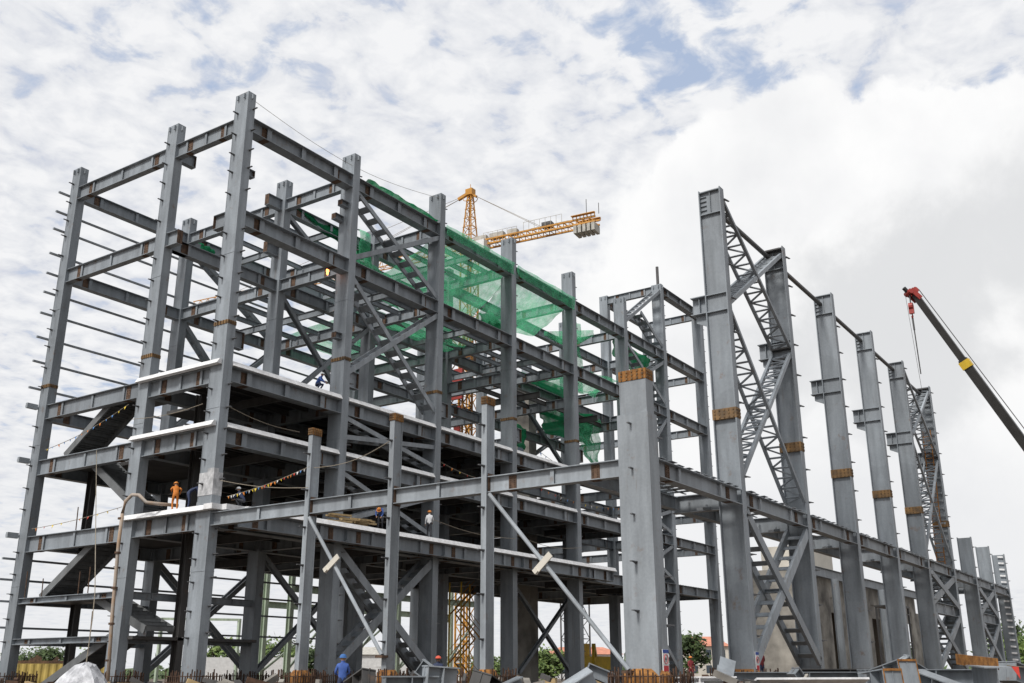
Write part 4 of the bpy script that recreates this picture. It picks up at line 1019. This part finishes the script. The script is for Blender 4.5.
# guyed lattice mast
mb = MB(); lattice(mb, (103.7, 39.9, GZ), (103.7, 39.9, 17), 3.2, 3.2, 3.0, .09, up=(1, 0, 0)); tag(mb.build('lattice_mast', 'dark_steel'), 'dark lattice mast seen below the slab beyond the excavator', 'mast')
# welding glow
mb = MB(); mb.ball((8.5, 1.25, 24.3), .10, (1, 1, 1.6), seg=10); mb.ball((8.45, 1.2, 24.1), .07, (1, 1, 2), seg=8); mb.ball((8.55, 1.22, 24.62), .05, seg=8); tag(mb.build('welding_flame', 'spark'), 'small orange welding flame under a high beam', 'flame')

# trees
def tree(x, y, h, w, label, mat='leaf_dark', n=1800, palm=False, seed=0, leaf=.32):
    rnd = random.Random(seed); o = empty('tree', (x, y, GZ), label, 'tree', 'far trees')
    mb = MB(); mb.tube([(x, y, GZ), (x + .1, y, GZ + h * .35), (x - .1, y + .1, GZ + h * .7)], h * .035, 7, r2=h * .015)
    for k in range(5):
        a = k * 1.3; mb.tube([(x, y, GZ + h * (.3 + .06 * k)), (x + math.cos(a) * w * .35, y + math.sin(a) * w * .35, GZ + h * (.6 + .05 * k))], h * .014, 5, r2=h * .006)
    mb.build('trunk', 'bark', o)
    mb = MB(); cl = []
    for k in range(26):
        a, r, zz = rnd.uniform(0, 6.28), math.sqrt(rnd.random()), rnd.uniform(-1, 1)
        cl.append((V((x + math.cos(a) * r * w * .42 * math.sqrt(1 - zz * zz * .6), y + math.sin(a) * r * w * .42 * math.sqrt(1 - zz * zz * .6), GZ + h * .62 + zz * h * .3)), rnd.uniform(.10, .22) * w))
    for k in range(n):
        c, r = rnd.choice(cl); P = c + V([rnd.gauss(0, .5) for _ in range(3)]) * r
        a = V([rnd.uniform(-1, 1) for _ in range(3)]).normalized(); b2 = a.orthogonal().normalized(); s = leaf * rnd.uniform(.5, 1.2)
        mb.add([P - a * s, P + b2 * s * .5, P + a * s, P - b2 * s * .5], [(0, 1, 2, 3)])
    mb.build('crown', mat, o)
for a in [(74.8, 138, 4.8, 9, 'far small tree above the yellow container, leftmost', 'leaf_dark'), (77.8, 136, 5.6, 7, 'far small tree just left of the second column', 'leaf_dark'),
          (75.5, 88.5, 6.2, 8, 'bushy tree seen right of the near corner column', 'leaf_light'), (85, 93.4, 4.0, 7, 'dark tree behind the white hoarding', 'leaf_dark'),
          (68.4, 68, 5.4, 7, 'light tree seen left of the leftmost low column', 'leaf_light'), (78.2, 72.5, 4.8, 7, 'tree seen just behind the leftmost low column', 'leaf_dark'),
          (79.4, 123, 4.6, 8, 'light tree between the pump pipe and the near corner column', 'leaf_light'), (93.2, 38, 3.8, 7, 'light tree below the hill', 'leaf_light'),
          (111.7, 24.6, 6.6, 6, 'dark tree left of the pink roofed house', 'leaf_dark'), (134, -16.3, 7.6, 9, 'green tree at the far right edge, taller one', 'leaf_dark'),
          (114.5, -20.4, 5.0, 6, 'green tree at the far right edge, shorter one', 'leaf_light'), (103, 78, 3.6, 6, 'low dark tree seen under the first slab', 'leaf_dark'),
          (110, 60, 3.4, 6, 'low light tree seen under the first slab beyond the green frames', 'leaf_light'), (126, -2, 4.5, 7, 'green tree beyond the short hall columns', 'leaf_light')]:
    tree(*a, seed=hash(a[4]) % 1000 if False else int(a[0] * 7), leaf=.4)
mb = MB(); rnd = random.Random(5)
for k in range(9000):
    a = math.radians(rnd.uniform(-6, 66)); R = rnd.uniform(230, 330); h = 2.6 + 1.8 * math.sin(a * 31) + 1.2 * math.sin(a * 83)
    P = V((-34 + R * math.cos(a), -41 + R * math.sin(a), GZ + abs(rnd.gauss(0, .5)) * max(1.2, h)))
    q = V([rnd.uniform(-1, 1) for _ in range(3)]).normalized(); b2 = q.orthogonal().normalized(); s = rnd.uniform(.6, 1.3)
    mb.add([P - q * s, P + b2 * s * .6, P + q * s, P - b2 * s * .6], [(0, 1, 2, 3)])
tag(mb.build('far_treeline', 'leaf_dark'), 'distant belt of trees along the horizon', 'trees', kind='stuff')

# ================================================================== PEOPLE
def person(loc, rot, pose, mats, helmet, label, h=1.7, hands=True):
    """one continuous skinned body; mats = (top, bottom); pose = dict of joint overrides in local metres (facing -Y)"""
    J_ = dict(pelvis=(0, 0, .92), spine=(0, 0, 1.10), chest=(0, 0, 1.30), neck=(0, 0, 1.46), chin=(0, -.01, 1.53), head=(0, -.015, 1.61), crown=(0, 0, 1.68),
              shL=(.17, 0, 1.38), elL=(.23, .02, 1.12), wrL=(.24, -.06, .88), shR=(-.17, 0, 1.38), elR=(-.23, .02, 1.12), wrR=(-.24, -.06, .88),
              hipL=(.09, 0, .88), knL=(.11, -.01, .50), anL=(.12, .02, .09), toeL=(.14, -.15, .04), hipR=(-.09, 0, .88), knR=(-.11, -.01, .50), anR=(-.12, .02, .09), toeR=(-.14, -.15, .04))
    J_.update(pose)
    J_ = {k: V(v) for k, v in J_.items()}
    rad = dict(pelvis=(.15, .11), spine=(.14, .10), chest=(.16, .11), neck=.055, chin=.075, head=.095, crown=.075, shL=.07, elL=.045, wrL=.03, shR=.07, elR=.045, wrR=.03,
               hipL=.09, knL=.062, anL=.042, toeL=.035, hipR=.09, knR=.062, anR=.042, toeR=.035)
    E = [('pelvis', 'spine'), ('spine', 'chest'), ('chest', 'neck'), ('neck', 'chin'), ('chin', 'head'), ('head', 'crown'), ('chest', 'shL'), ('shL', 'elL'), ('elL', 'wrL'), ('chest', 'shR'), ('shR', 'elR'), ('elR', 'wrR'),
         ('pelvis', 'hipL'), ('hipL', 'knL'), ('knL', 'anL'), ('anL', 'toeL'), ('pelvis', 'hipR'), ('hipR', 'knR'), ('knR', 'anR'), ('anR', 'toeR')]
    reg = {'shL': 1, 'elL': 1, 'wrL': 1, 'shR': 1, 'elR': 1, 'wrR': 1}
    if hands:
        for sd_ in 'LR':
            d_ = (J_['wr' + sd_] - J_['el' + sd_]).normalized(); s_ = d_.cross(V((0, 1, 0)) if abs(d_.y) < .8 else V((1, 0, 0))).normalized()
            pm = 'pm' + sd_; J_[pm] = J_['wr' + sd_] + d_ * .07; rad[pm] = (.034, .022); E.append(('wr' + sd_, pm))
            crl = d_.cross(s_) * .012
            for k, (o_, l_) in enumerate(((-.03, .065), (-.01, .078), (.01, .072), (.03, .056))):
                a_, b_ = 'f%s%da' % (sd_, k), 'f%s%db' % (sd_, k)
                J_[a_] = J_[pm] + d_ * l_ * .6 + s_ * o_; J_[b_] = J_[pm] + d_ * l_ + s_ * o_ * 1.1 + crl
                rad[a_] = .009; rad[b_] = .008; E += [(pm, a_), (a_, b_)]
            t_ = 'th' + sd_; J_[t_] = J_['wr' + sd_] + d_ * .06 + s_ * .055; rad[t_] = .010; E.append(('wr' + sd_, t_))
    names = list(J_); bm = bmesh.new(); sk = bm.verts.layers.skin.verify(); vv = {}
    for k in names:
        v = bm.verts.new(J_[k]); vv[k] = v; r = rad[k]; v[sk].radius = r if isinstance(r, tuple) else (r, r); v[sk].use_root = (k == 'pelvis')
    for a_, b_ in E: bm.edges.new((vv[a_], vv[b_]))
    me0 = bpy.data.meshes.new('person_rig'); bm.to_mesh(me0); bm.free()
    tmp = bpy.data.objects.new('person_rig', me0); COL.objects.link(tmp)
    tmp.modifiers.new('s', 'SKIN').use_smooth_shade = True; ss = tmp.modifiers.new('u', 'SUBSURF'); ss.levels = 1; ss.render_levels = 1
    dg = bpy.context.evaluated_depsgraph_get(); me = bpy.data.meshes.new_from_object(tmp.evaluated_get(dg)); bpy.data.objects.remove(tmp)
    me.materials.clear()
    for k in (mats[0], mats[1], 'skin', 'shoe', 'hair'): me.materials.append(M[k])
    def seg(P, a_, b_):
        t = max(0, min(1, (P - a_).dot(b_ - a_) / max(1e-9, (b_ - a_).length_squared))); return (P - a_.lerp(b_, t)).length
    def region(a_, b_):
        if a_ in ('chin', 'head') or b_ == 'crown': return 2
        if a_.startswith(('wr', 'pm', 'f')) : return 2
        if a_.startswith('an'): return 3
        if a_.startswith(('hip', 'kn')) or b_.startswith('hip'): return 1
        return 0
    for p_ in me.polygons:
        P = p_.center; best = min(E, key=lambda e: seg(P, J_[e[0]], J_[e[1]])); p_.material_index = region(*best); p_.use_smooth = True
    # eyes, nose and mouth set into the face
    sc = h / 1.7
    o = link('person', me, None, (0, 0, 0)); o.location = loc; o.rotation_euler = (0, 0, math.radians(rot)); o.scale = (sc,) * 3
    ORG[o.name] = V((0, 0, 0))
    tag(o, label, 'person')
    hd = J_['head']; up = (J_['crown'] - J_['chin']).normalized(); fw = (V((0, -1, 0)) - up * V((0, -1, 0)).dot(up)).normalized(); rt = up.cross(fw)
    fm = MB()
    for s in (-1, 1): fm.ball(hd + fw * .088 + rt * s * .032 + up * .005, .012, mi=0, seg=6)
    fm.bar(hd + fw * .09 + up * .005, hd + fw * .112 - up * .03, .016, .02, fw, 1); fm.bar(hd + fw * .088 - up * .055 - rt * .022, hd + fw * .088 - up * .055 + rt * .022, .008, .012, up, 0)
    for s in (-1, 1): fm.ball(hd + rt * s * .095 - up * .01, .022, (.5, 1, 1.4), 1, 6)
    ORG['_p'] = V((0, 0, 0))
    f_ = fm.build('face_features', ['hair', 'skin'], o, origin=(0, 0, 0))
    hb = MB(); c = hd + up * .03; n = 12; vs = []; fs = []
    rings = [(.135, 0), (.125, .0), (.12, .04), (.10, .085), (.06, .115), (.0, .125)] if helmet else [(.105, -.02), (.108, .03), (.09, .075), (.05, .095), (0, .1)]
    for r, z in rings:
        for i in range(n):
            a_ = 2 * math.pi * i / n; rr = r + (.05 if helmet and r == .135 and math.cos(a_) > .5 else 0)
            vs.append(c + fw * rr * math.cos(a_) + rt * rr * math.sin(a_) + up * z)
    for k in range(len(rings) - 1):
        for i in range(n): fs.append((k * n + i, k * n + (i + 1) % n, (k + 1) * n + (i + 1) % n, (k + 1) * n + i))
    hb.add(vs, fs); hb.build('helmet' if helmet else 'hair', helmet or 'hair', o, origin=(0, 0, 0), smooth=True)
    return o
bend = dict(spine=(0, -.10, 1.06), chest=(0, -.30, 1.16), neck=(0, -.44, 1.22), chin=(0, -.50, 1.23), head=(0, -.57, 1.15), crown=(0, -.63, 1.27), shL=(.17, -.34, 1.18), shR=(-.17, -.34, 1.18),
            elL=(.22, -.42, .92), wrL=(.15, -.55, .72), elR=(-.22, -.42, .92), wrR=(-.15, -.55, .74), pelvis=(0, .06, .90), hipL=(.09, .06, .87), hipR=(-.09, .06, .87), knL=(.13, -.06, .48), knR=(-.12, .0, .48))
walk = dict(knL=(.10, -.16, .52), anL=(.10, -.22, .10), toeL=(.11, -.38, .05), knR=(-.10, .06, .50), anR=(-.10, .28, .14), toeR=(-.11, .14, .04), elR=(-.24, -.12, 1.14), wrR=(-.2, -.3, 1.0))
reach = dict(elL=(.26, -.14, 1.16), wrL=(.18, -.36, 1.08), elR=(-.28, -.08, 1.18), wrR=(-.26, -.30, 1.0), chest=(0, -.05, 1.30), neck=(.0, -.09, 1.45), chin=(0, -.12, 1.52), head=(0, -.14, 1.59), crown=(0, -.14, 1.67))
crouch = dict(pelvis=(0, .12, .42), spine=(0, .03, .58), chest=(0, -.10, .76), neck=(0, -.17, .90), chin=(0, -.21, .96), head=(0, -.23, 1.03), crown=(0, -.22, 1.10), shL=(.17, -.12, .82), shR=(-.17, -.12, .82),
              elL=(.24, -.28, .62), wrL=(.12, -.46, .52), elR=(-.24, -.28, .62), wrR=(-.12, -.46, .54), hipL=(.09, .12, .40), hipR=(-.09, .12, .40), knL=(.2, -.26, .50), knR=(-.18, -.26, .48), anL=(.15, .0, .09), anR=(-.15, .0, .09), toeL=(.17, -.18, .04), toeR=(-.17, -.18, .04))
person((.05, 2.95, 8.16), 150, dict(reach, chest=(0, -.16, 1.20), spine=(0, -.06, 1.04), neck=(0, -.24, 1.33), chin=(0, -.28, 1.38), head=(0, -.31, 1.46), crown=(0, -.32, 1.54), shL=(.17, -.18, 1.26), shR=(-.17, -.18, 1.26), knL=(.12, -.14, .48), knR=(-.12, -.1, .48)), ('orange', 'orange'), 'helmet_orange', 'worker in orange overalls and hard hat standing on the first slab near the corner')
person((.25, 2.1, 8.18), 60, bend, ('navy', 'navy'), None, 'worker in dark blue bending next to the orange clad one')
person((1.9, -.1, S1), 200, crouch, ('navy', 'darktrouser'), 'helmet_white', 'crouching worker with a white hard hat right of the near corner column')
person((12.3, -.65, S1), -60, bend, ('blue', 'darktrouser'), 'helmet_orange', 'worker in a blue jacket bending on the slab edge beside the timber')
person((16.9, -.75, S1), 130, walk, ('whiteshirt', 'darktrouser'), 'helmet_orange', 'worker in a white shirt walking on the slab edge')
person((7.6, .55, S3 - .06), 20, crouch, ('blue', 'navy'), 'helmet_white', 'worker in blue crouching on the top slab by the third column')
person((-6.3, -15.6, GZ), 140, dict(elL=(.25, -.05, 1.12), wrL=(.15, -.24, 1.05), elR=(-.25, -.05, 1.12), wrR=(-.13, -.24, 1.02)), ('blue', 'navy'), 'helmet_blue', 'worker in a bright blue jacket seen from behind on the ground')
person((3.0, -12.6, GZ), -50, {}, ('navy', 'darktrouser'), 'helmet_red', 'worker with a red hard hat standing behind grey offcuts', 1.78)
person((34.3, -10.5, GZ + .45), -40, walk, ('redcloth', 'redcloth'), 'helmet_orange', 'worker in dark red clothes beyond the corner and tallest columns')
person((17.6, -22.0, GZ + .5), 150, reach, ('redcloth', 'navy'), 'helmet_white', 'worker in a red jacket under the cross brace beside the tallest hall column')
person((39.2, -23.4, 4.35), -30, bend, ('orange', 'orange'), 'helmet_orange', 'orange clad worker standing high on a platform between two hall columns')
mb = MB(); mb.box((38.4, -24.0, 4.22), (41.5, -22.4, 4.33)); mb.bar((38.5, -22.5, GZ), (38.5, -22.5, 4.2), .12, .12); mb.bar((41.4, -22.5, GZ), (41.4, -22.5, 4.2), .12, .12); mb.bar((41.4, -23.9, GZ), (41.4, -23.9, 4.2), .12, .12); mb.bar((38.5, -23.9, GZ), (38.5, -23.9, 4.2), .12, .12)
tag(mb.build('work_platform', 'dark_steel'), 'dark work platform carrying the high orange clad worker', 'platform')
mb = MB(); mb.box((16.6, -22.9, GZ), (19.3, -21.2, GZ + .49)); tag(mb.build('concrete_plinth', 'concrete'), 'low concrete plinth under the red jacketed worker', 'plinth')
mb = MB(); mb.box((33, -11.5, GZ), (36, -9.3, GZ + .44)); tag(mb.build('earth_bank', 'ground'), 'earth bank under the dark red clothed worker', 'earth bank')

# ================================================================== CAMERA, SKY, SUN
f, yaw, pit, rol = 1004.587, math.radians(34.060), math.radians(18.266), math.radians(-.131)
fw = V((math.cos(yaw) * math.cos(pit), math.sin(yaw) * math.cos(pit), math.sin(pit))); rt = V((math.sin(yaw), -math.cos(yaw), 0)); up = rt.cross(fw)
r2 = rt * math.cos(rol) + up * math.sin(rol); u2 = up * math.cos(rol) - rt * math.sin(rol)
cd = bpy.data.cameras.new('camera'); co = bpy.data.objects.new('camera', cd); COL.objects.link(co)
co.matrix_world = Matrix(((r2.x, u2.x, -fw.x, CAM.x), (r2.y, u2.y, -fw.y, CAM.y), (r2.z, u2.z, -fw.z, CAM.z), (0, 0, 0, 1)))
cd.sensor_width = 36; cd.lens = 36 * f / 1024; cd.clip_start = .2; cd.clip_end = 6000
scene.camera = co

SUN_EL, SUN_AZ = math.radians(46), math.radians(180)          # azimuth of the sun measured from +X towards +Y
sl = bpy.data.lights.new('sun', 'SUN'); sl.energy = 2.8; sl.angle = math.radians(12); sl.color = (1, .965, .92)
so = bpy.data.objects.new('sun', sl); COL.objects.link(so)
sdir = V((math.cos(SUN_EL) * math.cos(SUN_AZ), math.cos(SUN_EL) * math.sin(SUN_AZ), math.sin(SUN_EL)))
so.rotation_euler = sdir.to_track_quat('Z', 'Y').to_euler(); so.location = sdir * 200

wd = bpy.data.worlds.new('World'); scene.world = wd; wd.use_nodes = True; nt = wd.node_tree
for n in list(nt.nodes): nt.nodes.remove(n)
out = nt.nodes.new('ShaderNodeOutputWorld'); bg = N(nt, 'ShaderNodeBackground'); bg.inputs['Strength'].default_value = .1; nt.links.new(bg.outputs[0], out.inputs[0])
sky = N(nt, 'ShaderNodeTexSky'); sky.sky_type = 'NISHITA'; sky.sun_disc = False; sky.sun_elevation = SUN_EL; sky.sun_rotation = math.pi / 2 - SUN_AZ
tc = N(nt, 'ShaderNodeTexCoord'); gen = tc.outputs['Generated']
sp = N(nt, 'ShaderNodeSeparateXYZ'); nt.links.new(gen, sp.inputs[0])
zc = math_(nt, 'MAXIMUM', math_(nt, 'ADD', sp.outputs[2], .12), .05)
cx = N(nt, 'ShaderNodeCombineXYZ')                          # cloud layer on a flat plane overhead
nt.links.new(math_(nt, 'DIVIDE', sp.outputs[0], zc), cx.inputs[0]); nt.links.new(math_(nt, 'DIVIDE', sp.outputs[1], zc), cx.inputs[1])
def wn(scale, detail, rough=.55, vec=None, dist=0.):
    n_ = N(nt, 'ShaderNodeTexNoise', Scale=scale, Detail=detail, Roughness=rough, Distortion=dist); nt.links.new(vec or cx.outputs[0], n_.inputs['Vector']); return n_.outputs['Fac']
def dot_dir(dv):
    n_ = N(nt, 'ShaderNodeVectorMath', operation='DOT_PRODUCT'); nt.links.new(gen, n_.inputs[0]); n_.inputs[1].default_value = V(dv).normalized(); return n_.outputs['Value']
cum_n = wn(7, 9, .58, gen, .2)
def amp_n(a): return math_(nt, 'MULTIPLY', math_(nt, 'SUBTRACT', cum_n, .5), a)
def blob(dv, deg0, deg1, amp=0.):
    v = dot_dir(dv)
    if amp: v = math_(nt, 'ADD', v, amp_n(amp))
    mr = N(nt, 'ShaderNodeMapRange', interpolation_type='SMOOTHSTEP'); nt.links.new(v, mr.inputs[0])
    mr.inputs[1].default_value = math.cos(math.radians(deg0)); mr.inputs[2].default_value = math.cos(math.radians(deg1)); return mr.outputs[0]
mott = wn(13, 9, .56, dist=.3); big = wn(1.6, 4, .5)
D_open = (.735, .305, .606)          # a clearer patch high in the sky
D_open2 = (.815, .245, .525)
openm = math_(nt, 'MAXIMUM', blob(D_open, 9, 1, .012), math_(nt, 'MULTIPLY', blob(D_open2, 4.5, 1, .01), .7))
cover = math_(nt, 'ADD', math_(nt, 'MULTIPLY', mott, .70), math_(nt, 'MULTIPLY', big, .34))
cover = math_(nt, 'SUBTRACT', cover, math_(nt, 'MULTIPLY', openm, .095))
cmask = ramp(nt, cover, [(.33, 0.), (.45, 1.)])
tone = ramp(nt, math_(nt, 'ADD', math_(nt, 'MULTIPLY', mott, .75), math_(nt, 'MULTIPLY', wn(16, 6, .6), .25)), [(.38, (6.8, 7.05, 7.75)), (.47, (8.0, 8.15, 8.5)), (.58, (9.1, 9.15, 9.3))])
blue = mix(nt, .8, sky.outputs[0], (5.1, 6.1, 8.0))
skyc = mix(nt, cmask, blue, tone)
cumm = math_(nt, 'MAXIMUM', blob((.931, .209, .299), 14.6, 13.9, .045), blob((.899, .364, .243), 13.5, 11.5, .05))
cumt = ramp(nt, wn(4.5, 7, .55, gen), [(.34, (8.6, 8.65, 8.8)), (.54, (9.9, 9.9, 9.9))])
grey = math_(nt, 'MAXIMUM', blob((.926, .215, .310), 8, 2, .035), blob((.90, .03, .34), 7, 2, .02))
cumt = mix(nt, math_(nt, 'MULTIPLY', grey, .85), cumt, (7.2, 7.3, 7.45))
skyc = mix(nt, cumm, skyc, cumt)
low = N(nt, 'ShaderNodeMapRange', interpolation_type='SMOOTHSTEP'); nt.links.new(sp.outputs[2], low.inputs[0]); low.inputs[1].default_value = .30; low.inputs[2].default_value = .05
skyc = mix(nt, math_(nt, 'MULTIPLY', low.outputs[0], .7), skyc, (8.2, 8.3, 8.5))
skyc = mix(nt, math_(nt, 'MULTIPLY', blob((-.2, -.95, .18), 70, 30), .55), skyc, (3.0, 3.1, 3.3))      # unseen sky behind the camera, darkened to deepen shade on -Y faces
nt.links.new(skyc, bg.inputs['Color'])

scene.view_settings.view_transform = 'Standard'; scene.view_settings.look = 'None'; scene.view_settings.gamma = 1; scene.view_settings.exposure = 0
scene.cycles.max_bounces = 6; scene.cycles.transparent_max_bounces = 12
scene.cycles.use_denoising = True
